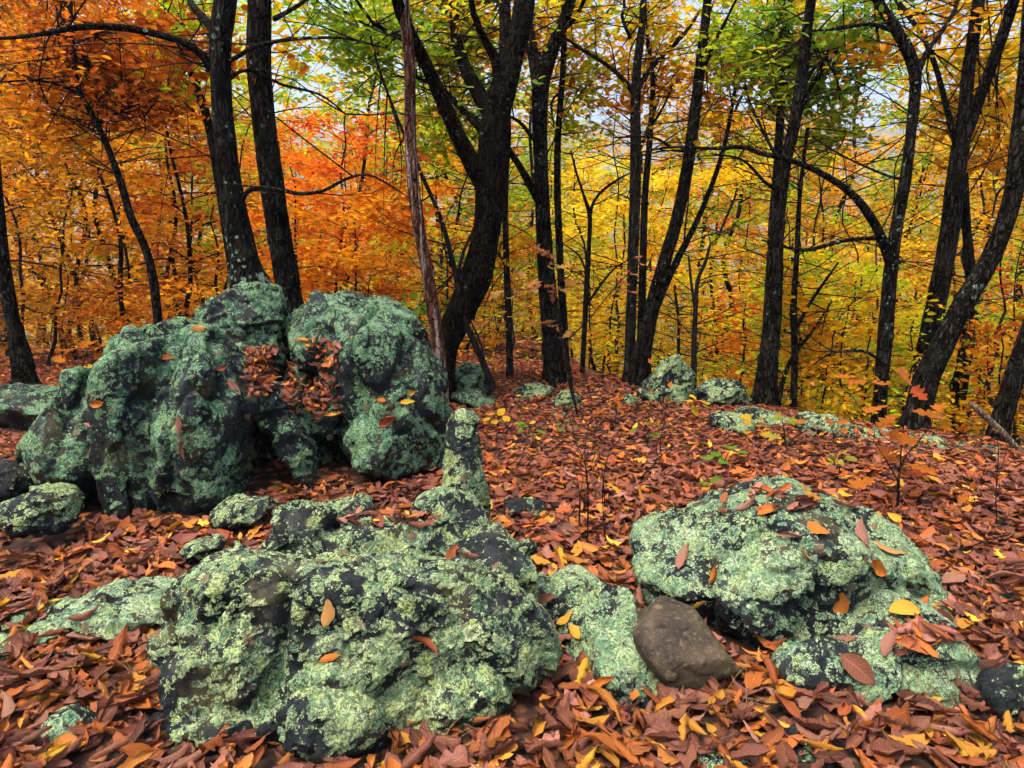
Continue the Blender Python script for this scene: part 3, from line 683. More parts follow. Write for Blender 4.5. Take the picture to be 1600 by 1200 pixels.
def traced_tree(name, label, Y, trunk, limbs=(), sprays=(), bark=M_BARK, seed=0, twigs=24, cat='tree', lsize=.085, flare=1.5, thick=.77, wob=.0, sides=18, up=2.5, knob=.11):
    """trunk and limbs drawn as (px, py, width px) from the base up, standing at distance Y"""
    r = np.random.default_rng(4000+seed)
    def path(pts, Y0, Y1=None):
        out = []
        for i_, (px, py, w) in enumerate(pts):
            yy = Y0+(0 if Y1 is None else (Y1-Y0)*(i_/(len(pts)-1))**1.2); out.append([*at(px, py, yy), .5*thick*w*mpp(px, py, yy)])
        return np.array(out)
    P = path(trunk, Y)
    gz = float(ground_z(P[0:1, 0], P[0:1, 1])[0])
    if P[0, 2] > gz-.02:
        d = P[0, :3]-P[1, :3]; dz = P[0, 2]-gz+.12; sl = np.clip(d[:2]/max(abs(d[2]), .05), -.35, .35)
        b = np.array([P[0, 0]+sl[0]*dz, P[0, 1], gz-.12, P[0, 3]*flare]); P = np.vstack([b, P])
    if up and trunk[-1][1] < 30:           # goes on above the frame
        d = P[-1, :3]-P[-2, :3]; d = d/np.linalg.norm(d); P = np.vstack([P, [*(P[-1, :3]+d*up*.5+np.array([0, 0, .1])), P[-1, 3]*.8], [*(P[-1, :3]+d*up+r.normal(0, .15, 3)), P[-1, 3]*.45]])
    base = P[0, :3].copy(); base[2] = gz
    root = obj(name, None, None, None, label, cat, None, None, base)
    sp = smooth_path(P, .045)
    k_ = np.linspace(0, 1, len(sp)); sp[:, 1] += wob*np.sin(k_*5+seed)
    tm = MB(); tm.add(*tube(sp[:, :3], sp[:, 3], sides, knob, seed, roots=.5 if flare > 1.3 else 0)); obj('trunk', tm.mesh('trunk', base), bark, root)
    skel = [sp[int(len(sp)*.35):]]
    for pts, dY in limbs:
        Q = path(pts, Y, Y+dY)
        if pts[-1][1] < 10:
            d = Q[-1, :3]-Q[-2, :3]; d = d/np.linalg.norm(d); Q = np.vstack([Q, [*(Q[-1, :3]+d*1.4+r.normal(0, .1, 3)), Q[-1, 3]*.4]])
        sq = smooth_path(Q, .05); lm = MB(); lm.add(*tube(sq[:, :3], sq[:, 3], 12 if sq[0, 3] > .03 else 7, knob*.8, seed+3)); obj('limb', lm.mesh('limb', base), bark, root)
        skel.append(sq)
    SK = np.vstack(skel)
    tw = MB(); hang = []
    for _ in range(int(twigs*1.8)):
        p = SK[r.integers(len(SK))]; az = r.uniform(0, 6.28); L = r.uniform(.25, 1.4)
        s = np.linspace(0, 1, 6)[:, None]; dr = np.array([math.cos(az), math.sin(az), r.uniform(-.1, .6)])
        Q = p[:3]+dr*L*s+np.cumsum(r.normal(0, .05*L, (6, 3)), 0)*s; tw.add(*tube(Q, np.linspace(.006, .0015, 6), 4, cap=False))
        for j in range(3):
            q0 = Q[r.integers(1, 6)]; d2 = dr*.6+r.normal(0, .5, 3); tw.add(*tube(q0+d2*L*.4*np.linspace(0, 1, 4)[:, None]+r.normal(0, .02, (4, 3))*np.linspace(0, 1, 4)[:, None], np.linspace(.003, .001, 4), 3, cap=False))
    cr = []
    for (px, py, rp, n_, cn, dY) in sprays:
        n_ = int(n_*1.6); rp = rp*1.1
        yy = Y+dY; c = at(px, py, yy); rr = rp*mpp(px, py, yy); dd = np.sqrt(((SK[:, :3]-c)**2).sum(1)); cand = SK[dd < dd.min()*1.25+.45, :3]; pts_ = []
        m_ = max(4, int(n_/45))
        for _ in range(m_):
            i0 = cand[r.integers(len(cand))]; e = c+r.normal(0, .55, 3)*np.array([rr, rr*.8, rr*.75]); mid = (i0+e)/2+r.normal(0, .12, 3)
            s = np.linspace(0, 1, 7)[:, None]; Q = i0*(1-s)**2+2*mid*s*(1-s)+e*s*s; tw.add(*tube(Q, np.linspace(.008, .0012, 7), 4, cap=False)); pts_.append(Q[4:])
            for j in range(3):
                q0 = Q[r.integers(3, 7)]; d2 = r.normal(0, .3, 3)*np.array([1, 1, .35])*min(1, rr*1.5); V2 = q0+d2*np.linspace(0, 1, 4)[:, None]
                tw.add(*tube(V2, np.linspace(.003, .001, 4), 3, cap=False)); pts_.append(V2[1:])
        A = np.concatenate(pts_); cr.append((A[r.integers(len(A), size=n_)]+r.normal(0, 1, (n_, 3))*np.array([.10, .10, .06]), cn))
    if tw.n: obj('twigs', tw.mesh('twigs', base), M_TWIG, root, kind='stuff')
    bycol = {}
    for p_, cn in cr: bycol.setdefault(cn, []).append(p_)
    for cn, ps in bycol.items(): obj('crown', leaves_mesh('crown', np.concatenate(ps), lsize, cn, base, [('lime', .12)] if cn in ('green', 'yellow') else [('rust', .05)], r), M_LEAF, root)
    return root

traced_tree('forked_tree', 'lichen-footed forked trunk rising from the peaked rock between the boulders', 4.75,
    [(402, 490, 125), (394, 455, 92), (384, 415, 60), (370, 350, 50), (355, 250, 44), (346, 150, 41), (345, 60, 42), (352, 0, 44)],
    [([(330, 110, 22), (318, 88, 17), (285, 66, 15), (230, 50, 14), (175, 42, 14), (120, 43, 12), (60, 54, 9), (0, 60, 6), (-50, 55, 4)], -.5),
     ([(335, 50, 20), (318, 28, 16), (300, 8, 14), (290, -15, 12)], .4), ([(352, 98, 12), (372, 88, 9), (400, 72, 9), (460, 61, 7), (540, 60, 5), (600, 75, 3)], -.35),
     ([(356, 125, 10), (375, 112, 7), (400, 112, 7), (440, 132, 6), (500, 148, 5), (540, 178, 3)], .3),
     ([(378, 312, 12), (388, 298, 10), (410, 293, 8), (440, 297, 8), (470, 303, 8), (505, 298, 7), (540, 280, 6), (575, 273, 5), (610, 290, 4), (640, 310, 2)], -.4)],
    [(300, 60, 70, 260, 'rust', .6), (320, 30, 60, 200, 'lime', .8)], M_BARK_LICHEN, 1, 16)
traced_tree('straight_tree', 'straight dark trunk just right of the lichen-footed forked trunk', 5.3,
    [(457, 485, 40), (447, 430, 38), (435, 360, 40), (424, 280, 39), (412, 190, 38), (405, 100, 40), (405, 0, 37)],
    [([(428, 30, 9), (450, 18, 7), (475, 2, 6), (490, -15, 4)], .3)], [(540, 30, 70, 300, 'green', .9), (470, 90, 50, 120, 'yellow', .6)], M_BARK, 2, 10, thick=.95)
traced_tree('leaning_tree', 'thin pale-barked stem leaning left behind the forked trunk', 6.4,
    [(372, 500, 22), (360, 400, 20), (340, 270, 18), (325, 190, 17), (305, 130, 16), (285, 75, 15), (268, 30, 13), (258, -10, 12)], [([(285, 75, 9), (268, 45, 8), (258, 20, 6)], .2)],
    [(300, 110, 60, 260, 'lime', .3), (250, 150, 60, 200, 'rust', .2)], M_BARK_LICHEN, 3, 12)
traced_tree('crooked_sapling', 'crooked thin dark tree winding up left of the fluted boulder crest', 6.2,
    [(247, 500, 18), (240, 440, 17), (228, 390, 16), (205, 340, 15), (190, 290, 14), (172, 240, 13), (155, 200, 12), (140, 172, 11), (124, 140, 9), (118, 90, 8), (110, 40, 7), (112, -5, 6)],
    [([(128, 150, 8), (100, 136, 6), (60, 126, 5), (0, 128, 3)], -.3), ([(150, 195, 6), (185, 176, 5), (235, 158, 4), (290, 168, 2)], .3), ([(112, 50, 6), (90, 20, 4), (80, -10, 3)], .2), ([(118, 70, 5), (160, 50, 4), (200, 60, 2)], -.2)],
    [(170, 90, 90, 700, 'rust', .3), (60, 170, 90, 700, 'amber', .3), (230, 150, 70, 520, 'rust', .3), (60, 60, 80, 420, 'rust', .5), (110, 260, 80, 420, 'gold', .5)], M_BARK, 4, 26, lsize=.075)
traced_tree('dead_snag', 'branchless dead trunk with peeling red-brown and grey wood', 5.4,
    [(694, 640, 22), (690, 590, 27), (682, 520, 27), (672, 450, 25), (660, 385, 25), (647, 300, 25), (641, 200, 23), (640, 100, 23), (631, 0, 22)], [], [], M_SNAG, 5, 0, 'dead tree', flare=1.2, sides=16, knob=.1)
traced_tree('crooked_oak', 'big furrowed oak with bent lower trunk and many rising limbs', 6.0,
    [(690, 640, 50), (690, 580, 50), (702, 530, 52), (726, 475, 60), (748, 420, 60), (760, 360, 56), (765, 310, 60), (768, 255, 58), (772, 200, 56), (783, 150, 54), (798, 100, 48), (813, 45, 44), (820, 0, 42)],
    [([(756, 285, 44), (738, 255, 38), (712, 205, 32), (690, 155, 30), (668, 105, 27), (648, 65, 26), (628, 25, 25), (618, -10, 24)], -.7),
     ([(770, 180, 38), (748, 145, 32), (728, 108, 28), (714, 65, 22), (709, 20, 20), (706, -10, 20)], .5),
     ([(782, 140, 26), (775, 95, 22), (757, 62, 16), (742, 25, 14), (735, -10, 13)], -.3), ([(785, 120, 28), (790, 60, 25), (788, 0, 26), (788, -15, 26)], .4),
     ([(760, 210, 16), (725, 175, 14), (700, 148, 11), (678, 130, 8), (640, 120, 5)], .5), ([(655, 70, 16), (620, 56, 12), (590, 40, 8), (560, 5, 6)], -.3),
     ([(772, 290, 10), (820, 330, 0.1)], 0)][:6],
    [(600, 40, 70, 420, 'green', .3), (690, 60, 60, 360, 'lime', .6), (740, 60, 55, 260, 'yellow', .8), (720, 165, 50, 260, 'green', .8), (560, 100, 60, 260, 'green', .9), (680, 240, 45, 160, 'lime', .9), (650, 10, 60, 250, 'yellow', .6)],
    M_BARK_OAK, 6, 30, knob=.15, sides=22)
traced_tree('twin_fork_tree', 'dark straight trunk forking high, second of the pair beside the oak', 6.7,
    [(872, 605, 44), (866, 560, 42), (860, 500, 40), (853, 420, 34), (848, 330, 31), (845, 250, 29), (843, 175, 33), (846, 125, 38), (862, 80, 28), (880, 35, 25), (893, -8, 24)],
    [([(842, 140, 30), (832, 80, 25), (824, 40, 24), (818, -8, 24)], .3), ([(848, 325, 20), (832, 295, 18), (812, 260, 14), (796, 235, 12), (780, 200, 7)], -.5),
     ([(845, 232, 12), (828, 210, 9), (808, 188, 7), (770, 170, 4)], .4), ([(876, 50, 12), (900, 25, 10), (915, -5, 8)], -.2)],
    [(900, 20, 50, 240, 'yellow', .3), (830, 60, 45, 160, 'gold', .6), (900, 130, 40, 140, 'lime', .6)], M_BARK, 7, 14)
traced_tree('companion_stem', 'slim stem standing tight against the dark forked trunk', 7.0,
    [(884, 600, 20), (880, 500, 17), (875, 400, 15), (871, 300, 15), (872, 210, 14), (880, 100, 12), (881, -5, 11)], [([(880, 140, 6), (862, 160, 5), (866, 200, 3)], .2)], [(905, 180, 40, 150, 'lime', .4), (885, 60, 50, 150, 'yellow', .5)], M_BARK, 8, 10)
traced_tree('y_sapling', 'bare Y-shaped sapling in front of the bright yellow tree', 7.6,
    [(909, 600, 11), (913, 520, 11), (917, 440, 11), (921, 370, 9), (921, 335, 9), (912, 305, 6), (900, 268, 5), (892, 235, 3)],
    [([(921, 340, 8), (928, 315, 6), (945, 295, 6), (975, 275, 4), (995, 268, 2)], -.3), ([(915, 480, 6), (935, 450, 5), (960, 420, 4), (985, 405, 2)], -.3), ([(918, 430, 5), (905, 400, 4), (880, 380, 2)], .2)], [], M_TWIG, 9, 14, up=0, flare=1.2, sides=8)
traced_tree('ridge_tree', 'straight grey trunk, first of the clump behind the rounded ridge rock', 6.9,
    [(983, 610, 24), (984, 540, 21), (987, 450, 21), (991, 350, 23), (993, 250, 23), (993, 160, 21), (996, 100, 18), (1003, 40, 15), (1006, -8, 13)],
    [([(990, 145, 12), (968, 118, 9), (940, 96, 8), (910, 78, 7), (885, 60, 5)], -.4), ([(996, 140, 12), (1015, 110, 11), (1040, 82, 10), (1070, 52, 8), (1095, 15, 6)], .4), ([(985, 60, 8), (972, 25, 7), (975, -8, 6)], -.2)],
    [(960, 20, 60, 220, 'yellow', .3), (1040, 60, 60, 220, 'yellow', .4), (990, 150, 45, 200, 'yellow', .5), (950, 150, 40, 100, 'amber', .4)], M_BARK_GREY, 10, 26)
traced_tree('ridge_tree', 'tall stem slanting right from the clump behind the rounded ridge rock', 6.8,
    [(996, 612, 38), (1002, 560, 34), (1014, 500, 31), (1034, 425, 28), (1058, 340, 25), (1075, 255, 24), (1086, 170, 22), (1095, 95, 20), (1106, -5, 17)],
    [([(1010, 520, 18), (1030, 470, 15), (1056, 410, 14), (1082, 360, 12), (1108, 300, 10), (1130, 235, 9), (1145, 160, 8), (1154, 100, 7), (1165, 40, 4)], .5), ([(1092, 130, 10), (1110, 80, 9), (1130, 40, 7), (1150, 0, 5)], -.3), ([(1080, 230, 7), (1060, 236, 6), (1020, 215, 5), (960, 215, 3)], -.5)],
    [(1130, 40, 60, 300, 'lime', .4), (1100, 160, 60, 180, 'gold', .6), (1050, 190, 50, 140, 'yellow', .5)], M_BARK, 11, 30)
traced_tree('ridge_tree', 'thin middle stem of the clump behind the rounded ridge rock', 7.2,
    [(1000, 605, 18), (1003, 480, 16), (1005, 390, 15), (1008, 300, 14), (1016, 210, 12), (1020, 130, 10), (1012, 60, 8), (1005, -5, 7)], [([(1016, 200, 7), (1040, 160, 5), (1056, 110, 4)], .3)], [(1030, 110, 50, 160, 'gold', .4)], M_BARK_GREY, 12, 16)
traced_tree('straight_tree', 'straight dark trunk on the rim right of centre, paired with a thinner stem', 6.0,
    [(1193, 640, 42), (1200, 570, 39), (1206, 500, 37), (1210, 420, 33), (1215, 340, 29), (1224, 270, 26), (1239, 205, 24), (1250, 140, 23), (1258, 70, 21), (1268, -5, 20)],
    [([(1222, 300, 9), (1196, 285, 7), (1160, 250, 5), (1110, 240, 3)], -.5), ([(1253, 130, 8), (1285, 95, 7), (1330, 70, 5), (1390, 55, 3)], .4), ([(1240, 200, 9), (1258, 160, 8), (1275, 120, 6)], .3)],
    [(1200, 60, 60, 340, 'green', .6), (1290, 120, 60, 340, 'green', .6), (1150, 80, 55, 240, 'lime', .7), (1290, 200, 45, 260, 'lime', .8), (1320, 50, 50, 140, 'lime', .5), (1190, 150, 50, 200, 'lime', .5), (1250, 30, 50, 200, 'yellow', .6)], M_BARK, 13, 26)
traced_tree('companion_stem', 'thinner stem hugging the straight rim trunk right of centre', 6.5,
    [(1196, 640, 22), (1202, 500, 20), (1206, 380, 18), (1214, 270, 17), (1221, 160, 16), (1230, 70, 14), (1222, -5, 12)], [([(1216, 250, 7), (1190, 200, 6), (1166, 140, 4), (1160, 60, 3)], .2)], [(1230, 100, 50, 180, 'green', .3)], M_BARK_GREY, 14, 14)
traced_tree('y_tree', 'forked trunk with one long bare limb reaching left over the clearing', 5.6,
    [(1372, 660, 24), (1377, 600, 26), (1383, 530, 29), (1389, 450, 27), (1397, 380, 25), (1405, 330, 23), (1416, 270, 22), (1424, 200, 20), (1430, 140, 22), (1428, 105, 24), (1414, 70, 23), (1395, 38, 20), (1370, -2, 18)],
    [([(1392, 408, 24), (1380, 378, 20), (1362, 342, 17), (1330, 302, 15), (1285, 272, 13), (1235, 250, 11), (1190, 240, 10), (1160, 230, 9), (1110, 232, 7), (1050, 230, 5), (990, 240, 3)], -.6),
     ([(1432, 120, 14), (1448, 82, 11), (1470, 52, 9), (1492, 15, 8), (1498, -8, 7)], .3), ([(1388, 375, 10), (1355, 372, 9), (1310, 378, 8), (1265, 390, 8), (1235, 388, 6), (1190, 375, 4)], .5),
     ([(1410, 280, 6), (1380, 272, 5), (1320, 245, 4), (1270, 215, 3)], .4), ([(1372, 560, 7), (1345, 548, 6), (1300, 552, 4), (1270, 570, 3)], -.4), ([(1400, 50, 10), (1360, 38, 8), (1310, 45, 6), (1270, 48, 4)], -.3)],
    [(1360, 90, 45, 100, 'gold', .4), (1320, 20, 50, 180, 'green', .4), (1470, 20, 40, 120, 'gold', .5)], M_BARK_FLECK, 15, 34)
traced_tree('dark_tree', 'thick dark trunk behind the leaning one, splitting in two near the top', 5.9,
    [(1438, 640, 46), (1444, 580, 46), (1456, 510, 45), (1470, 440, 43), (1482, 370, 42), (1491, 300, 40), (1500, 235, 38), (1507, 180, 32), (1513, 110, 29), (1522, 50, 28), (1530, -5, 27)],
    [([(1505, 220, 30), (1528, 160, 27), (1552, 95, 25), (1575, 30, 24), (1588, -10, 23)], -.3), ([(1494, 225, 16), (1478, 165, 13), (1462, 105, 12), (1440, 55, 12), (1405, 5, 11), (1395, -10, 10)], .5)],
    [(1560, 60, 50, 200, 'yellow', .6), (1500, 90, 50, 220, 'yellow', .7), (1590, 140, 50, 300, 'yellow', .6), (1470, 190, 45, 260, 'yellow', .7), (1560, 250, 60, 380, 'gold', .8)], M_BARK, 16, 24, thick=.66)
traced_tree('slanting_tree', 'thick dark trunk leaning hard right across its neighbours', 5.2,
    [(1432, 650, 58), (1448, 590, 54), (1474, 535, 50), (1508, 470, 46), (1542, 415, 43), (1568, 355, 41), (1585, 290, 40), (1592, 220, 38), (1602, 130, 36), (1612, 0, 34)],
    [([(1585, 285, 10), (1560, 300, 6), (1550, 340, 4)], -.2)], [], M_BARK, 17, 10, thick=.66)
traced_tree('dark_tree', 'dark stem rising behind the leaning trunk and disappearing beside the split one', 6.3,
    [(1490, 680, 34), (1500, 600, 32), (1512, 530, 31), (1520, 470, 28), (1514, 400, 22), (1508, 330, 20), (1506, 270, 18)], [], [], M_BARK, 18, 6, thick=.66)
traced_tree('edge_tree', 'dark trunk slanting out of the right edge above the fallen branch', 5.0,
    [(1556, 700, 40), (1570, 640, 42), (1590, 575, 44), (1620, 490, 42), (1650, 380, 40), (1670, 200, 36), (1690, 0, 32)], [], [], M_BARK, 19, 4, thick=.66)
traced_tree('broad_tree', 'broad lichen-flecked trunk at the left edge behind the fluted boulder', 6.2,
    [(38, 590, 72), (28, 540, 56), (16, 480, 48), (4, 400, 44), (-10, 250, 42), (-25, 100, 40), (-40, -5, 38)], [], [], M_BARK, 20, 8, thick=.42)
traced_tree('hooked_sapling', 'slender sapling with a hooked foot leaning left past the dead snag', 5.9,
    [(752, 622, 16), (768, 606, 17), (764, 590, 15), (750, 555, 14), (728, 505, 13), (716, 450, 12), (705, 400, 10), (688, 340, 9), (662, 280, 8), (640, 230, 7), (615, 170, 6), (590, 100, 5), (575, 40, 4)],
    [([(716, 450, 8), (722, 400, 7), (745, 350, 6), (775, 300, 4)], .3), ([(760, 585, 6), (752, 540, 5), (735, 500, 3)], .2)], [(640, 480, 40, 60, 'green', .4), (590, 330, 60, 260, 'orange', .3)], M_TWIG, 21, 12, flare=.8, up=0, sides=9)
traced_tree('thin_stem', 'thin straight stem between the oak and the dark forked trunk', 6.9,
    [(797, 612, 15), (796, 540, 14), (793, 450, 14), (790, 370, 13), (790, 290, 12), (795, 200, 10), (790, 100, 8)], [([(792, 420, 6), (770, 380, 5), (755, 350, 3)], .3)], [(800, 440, 40, 160, 'gold', .3), (775, 560, 35, 60, 'gold', .2)], M_BARK_GREY, 22, 10, up=0)
traced_tree('thin_stem', 'thin stem with yellow leaves between the straight rim trunk and the forked one', 6.2,
    [(1238, 650, 14), (1242, 560, 14), (1240, 480, 13), (1245, 400, 11), (1250, 300, 9), (1262, 200, 7)], [([(1241, 520, 8), (1262, 480, 7), (1285, 445, 6), (1310, 410, 4)], -.3), ([(1215, 640, 10), (1222, 600, 10), (1240, 555, 8), (1268, 520, 6), (1300, 470, 4)], .2)],
    [(1230, 470, 50, 240, 'yellow', .4), (1270, 560, 50, 160, 'gold', .4)], M_BARK, 23, 18, up=0, sides=8)
traced_tree('bent_sapling', 'bare sapling bending right at the foot of the ridge clump', 6.4,
    [(1084, 620, 12), (1084, 560, 11), (1086, 500, 10), (1090, 440, 8), (1102, 410, 7), (1110, 380, 4)], [([(1086, 480, 7), (1080, 440, 6), (1076, 400, 4)], .2)], [], M_TWIG, 24, 10, up=0, flare=1.1, sides=8)
r_ = traced_tree('fallen_branch', 'pale barkless fallen branch propped against the right edge trunk', 4.4, [(1640, 748, 16), (1600, 712, 17), (1572, 682, 17), (1545, 656, 16), (1516, 630, 13)], [], [], M_DEAD, 25, 0, 'branch', thick=.6, flare=1, up=0, sides=12)

# ---- the wood behind, row by row; colour and height follow the photograph's columns
def pick_col(px, row):
    t = [(-200, 150, ['gold', 'brown', 'brown', 'amber']), (150, 340, ['gold', 'rust', 'rust', 'amber']), (340, 450, ['amber', 'lime', 'gold', 'orange']), (450, 640, ['orange', 'amber', 'orange', 'gold']),
         (640, 790, ['lime', 'green', 'green', 'amber']), (790, 900, ['lime', 'lime', 'yellow', 'green']), (900, 985, ['lime', 'yellow', 'lemon', 'lime']), (985, 1110, ['lime', 'lime', 'yellow', 'lemon']), (1110, 1215, ['orange', 'gold', 'yellow']),
         (1215, 1370, ['yellow', 'gold', 'yellow', 'lime']), (1370, 1480, ['gold', 'yellow', 'lime', 'lime']), (1480, 1900, ['yellow', 'gold', 'lime', 'lime'])]
    for a, b, cs in t:
        if a <= px < b: return cs[row % len(cs)]
    return 'gold'
TX = [-200, 100, 330, 345, 450, 520, 620, 760, 870, 930, 1000, 1100, 1220, 1300, 1380, 1450, 1520, 1700]
TY = [-80, -80, 20, 110, 170, 190, 180, 210, 280, 290, 240, 210, 190, 240, 290, 150, 120, 60]
rows = [(8.6, 9, 1.3, 2300, .08), (10.8, 12, 1.6, 2700, .09), (13.5, 13, 1.9, 2800, .105), (17.5, 13, 2.4, 2800, .135), (24, 13, 3.0, 2600, .185), (34, 14, 4.2, 2600, .26)]
sd = 0
for ri, (Y0, cnt, spr, nl, ls) in enumerate(rows):
    for j in range(cnt):
        sd += 1; r = np.random.default_rng(50+sd)
        px = -120+(j+.5+r.uniform(-.35, .35)+.25*(ri % 2))*1840/cnt; Y = Y0*r.uniform(.9, 1.12)
        if ri == 0 and 640 < px < 1180: continue
        top = np.interp(px, TX, TY)+r.uniform(-25, 70)+(90 if ri == 0 and px > 330 else 0)-(20 if ri > 3 else 0)
        if ri <= 2 and px > 330: top += 30*(2-ri)
        cn = pick_col(px, int(r.integers(0, 4)))
        mix = {'gold': [('amber', .1), ('brown', .05)], 'amber': [('gold', .15), ('rust', .1)], 'rust': [('amber', .15)], 'orange': [('amber', .12), ('red', .02)], 'yellow': [('lime', .1), ('gold', .1)], 'lime': [('yellow', .15), ('green', .1)]}.get(cn)
        left = px < 420
        wood_tree('understory_tree' if ri < 3 else 'far_tree', px, Y, top, cn, spr*(1.1 if left else 1), int(nl*(1.5 if left and ri < 4 else 1)), ls, .16 if left else (.22 if ri < 3 else .3), mix, sd, (r.normal(0, .04), r.normal(0, .03)), sides=6)
for j, (px, Y, top, cn, cb) in enumerate([(555, 13, -90, 'lime', .55), (610, 18, -60, 'green', .45), (700, 15, -90, 'lime', .5), (770, 20, -40, 'gold', .45), (845, 17, -90, 'gold', .55), (1015, 14, -90, 'gold', .5),
        (1085, 17, -60, 'yellow', .5), (1140, 13, -90, 'gold', .55), (1190, 18, -90, 'green', .5), (1285, 15, -60, 'green', .5), (1330, 20, 60, 'lime', .4), (1495, 16, -40, 'gold', .4), (1555, 13, -90, 'gold', .45), (1620, 17, -60, 'yellow', .4),
        (20, 12, -120, 'yellow', .3), (130, 14, -120, 'rust', .45), (235, 12.5, -120, 'rust', .5), (330, 15, -60, 'lime', .4), (390, 19, 10, 'lime', .4), (450, 24, 90, 'green', .3), (600, 26, 60, 'green', .3), (690, 28, 120, 'green', .25), (830, 25, 150, 'lime', .3), (900, 30, 220, 'green', .3)]):
    wood_tree('canopy_tree', px, Y, top, cn, .14*Y, 2300, .0085*Y, cb, [('yellow', .12), ('lime', .1)] if cn in ('green', 'lime') else [('gold', .12), ('lime', .08)], 700+j, sides=8)
# a few special ones
wood_tree('understory_tree', 1565, 8.2, 372, 'red', .5, 260, .07, .45, None, 301)
wood_tree('understory_tree', 1445, 12, 380, 'red', .8, 300, .09, .3, None, 302)
wood_tree('understory_tree', 930, 10.5, 250, 'lemon', 1.1, 1700, .085, .25, [('yellow', .4)], 303)
wood_tree('understory_tree', 1165, 8.0, 470, 'orange', .6, 600, .075, .35, [('amber', .2)], 304)
wood_tree('understory_tree', 545, 9.5, 190, 'orange', 1.2, 1900, .08, .3, [('red', .08)], 305)
wood_tree('understory_tree', 490, 8.8, 260, 'orange', 1.0, 1500, .08, .3, [('amber', .2)], 306)
# bare poles standing in the shade of the wood
for j in range(30):
    r = np.random.default_rng(900+j); Y = r.uniform(7.4, 16); px = r.uniform(-60, 660) if j % 2 else r.uniform(660, 1660)
    if Y < 9 and 700 < px < 1180: Y += 4
    wood_tree('pole_sapling', px, Y, r.uniform(120, 380), ['gold', 'amber', 'lime', 'yellow'][j % 4], .55, int(r.uniform(60, 200)), .075, .35, None, 400+j, (r.normal(0, .07), r.normal(0, .03)), M_TWIG, 'bare pole saplings in the wood', None, r.uniform(.012, .032), 8, sides=5)
# low bushes under the trees
for j in range(30):
    r = np.random.default_rng(1500+j); px = -60+(j+r.uniform(0, 1))*1720/30; Y = r.uniform(8.5, 13)
    if 700 < px < 1200: Y += 6
    wood_tree('shrub', px, Y, r.uniform(440, 520), (['brown', 'gold', 'rust', 'amber'] if px < 620 else ['lime', 'gold', 'brown', 'yellow'])[int(r.integers(4))], 1.1, 900, .085, .04, None, 1600+j, (0, 0), M_TWIG, None, None, .012, 14, sides=5)
for j in range(12):
    r = np.random.default_rng(1900+j); px = 1215+j*36+r.uniform(-14, 14); Y = np.interp(px, [1200, 1600], [6.6, 5.4])+r.uniform(-.2, .5)
    wood_tree('shrub', px, Y, r.uniform(545, 640), ['gold', 'amber', 'yellow', 'lime', 'rust'][int(r.integers(5))], .6, 330, .07, .1, None, 2000+j, (0, 0), M_TWIG, None, None, .008, 9, sides=5)
for j in range(16):
    r = np.random.default_rng(2300+j); px = 690+j*37+r.uniform(-15, 15); Y = r.uniform(8.6, 12.5)
    wood_tree('brush', px, Y, r.uniform(490, 560), ['brown', 'rust', 'brown', 'lime'][j % 4], .8, 240, .075, .03, None, 2400+j, (r.normal(0, .1), 0), M_TWIG, None, None, .010, 16, sides=5)
# labels by colour and order across the picture
words = {'gold': 'golden-leaved', 'yellow': 'yellow-leaved', 'lemon': 'lemon-yellow', 'orange': 'orange-leaved', 'rust': 'rust-red-leaved', 'red': 'crimson-leaved', 'lime': 'yellow-green', 'amber': 'amber-leaved', 'brown': 'brown-gold', 'green': 'green-leaved'}
ordw = ['first', 'second', 'third', 'fourth', 'fifth', 'sixth', 'seventh', 'eighth', 'ninth', 'tenth', 'eleventh', 'twelfth', 'thirteenth', 'fourteenth', 'fifteenth', 'sixteenth', 'seventeenth', 'eighteenth', 'nineteenth', 'twentieth']
byk = {}
for root, px, Y, cn in tree_log: byk.setdefault((root.name.split('.')[0], cn), []).append((px, root))
desc = {'brush': 'thin twiggy {} brush beyond the crest of the clearing', 'shrub': 'low bushy {} shrub in the shade under the trees', 'canopy_tree': 'tall {} tree reaching the top of the picture', 'understory_tree': 'small {} tree just beyond the ridge', 'far_tree': 'tall {} tree deep in the wood below', 'pole_sapling': 'thin nearly bare sapling with few {} sprays'}
for (nm, cn), L in byk.items():
    L.sort(key=lambda a: a[0])
    for i_, (px, root) in enumerate(L):
        root['label'] = desc[nm].format(words[cn])+(', the only one' if len(L) == 1 else ', %s from the left' % (ordw[i_] if i_ < 20 else str(i_+1)))
        root['group'] = {'brush': 'twiggy brush beyond the crest', 'shrub': 'low shrubs under the trees', 'canopy_tree': 'tall trees reaching the top', 'understory_tree': 'small trees just beyond the ridge', 'far_tree': 'tall trees deep in the wood', 'pole_sapling': 'nearly bare pole saplings'}[nm]
# far wood on the valley side: reads as one mass
r = np.random.default_rng(77); n = 40000
Yf = 42+130*r.uniform(0, 1, n)**1.6; xf = r.uniform(-1, 1, n)*Yf*.95
cell = np.stack([xf/7, Yf/7, 0*xf], -1); hgt = 17+6*perlin(cell*.7)+r.uniform(-14, 1.5, n)
P = np.stack([xf, Yf, ground_z(xf, Yf)+np.maximum(hgt, 1)], -1)
obj('distant_wood', leaves_mesh('distant_wood', P, .95, 'gold', (0, 0, 0), [('lime', .3), ('amber', .15), ('green', .2), ('yellow', .25)], r, .7, True), M_LEAF, None, 'far golden and green wood filling the valley side', 'wood', None, 'stuff')
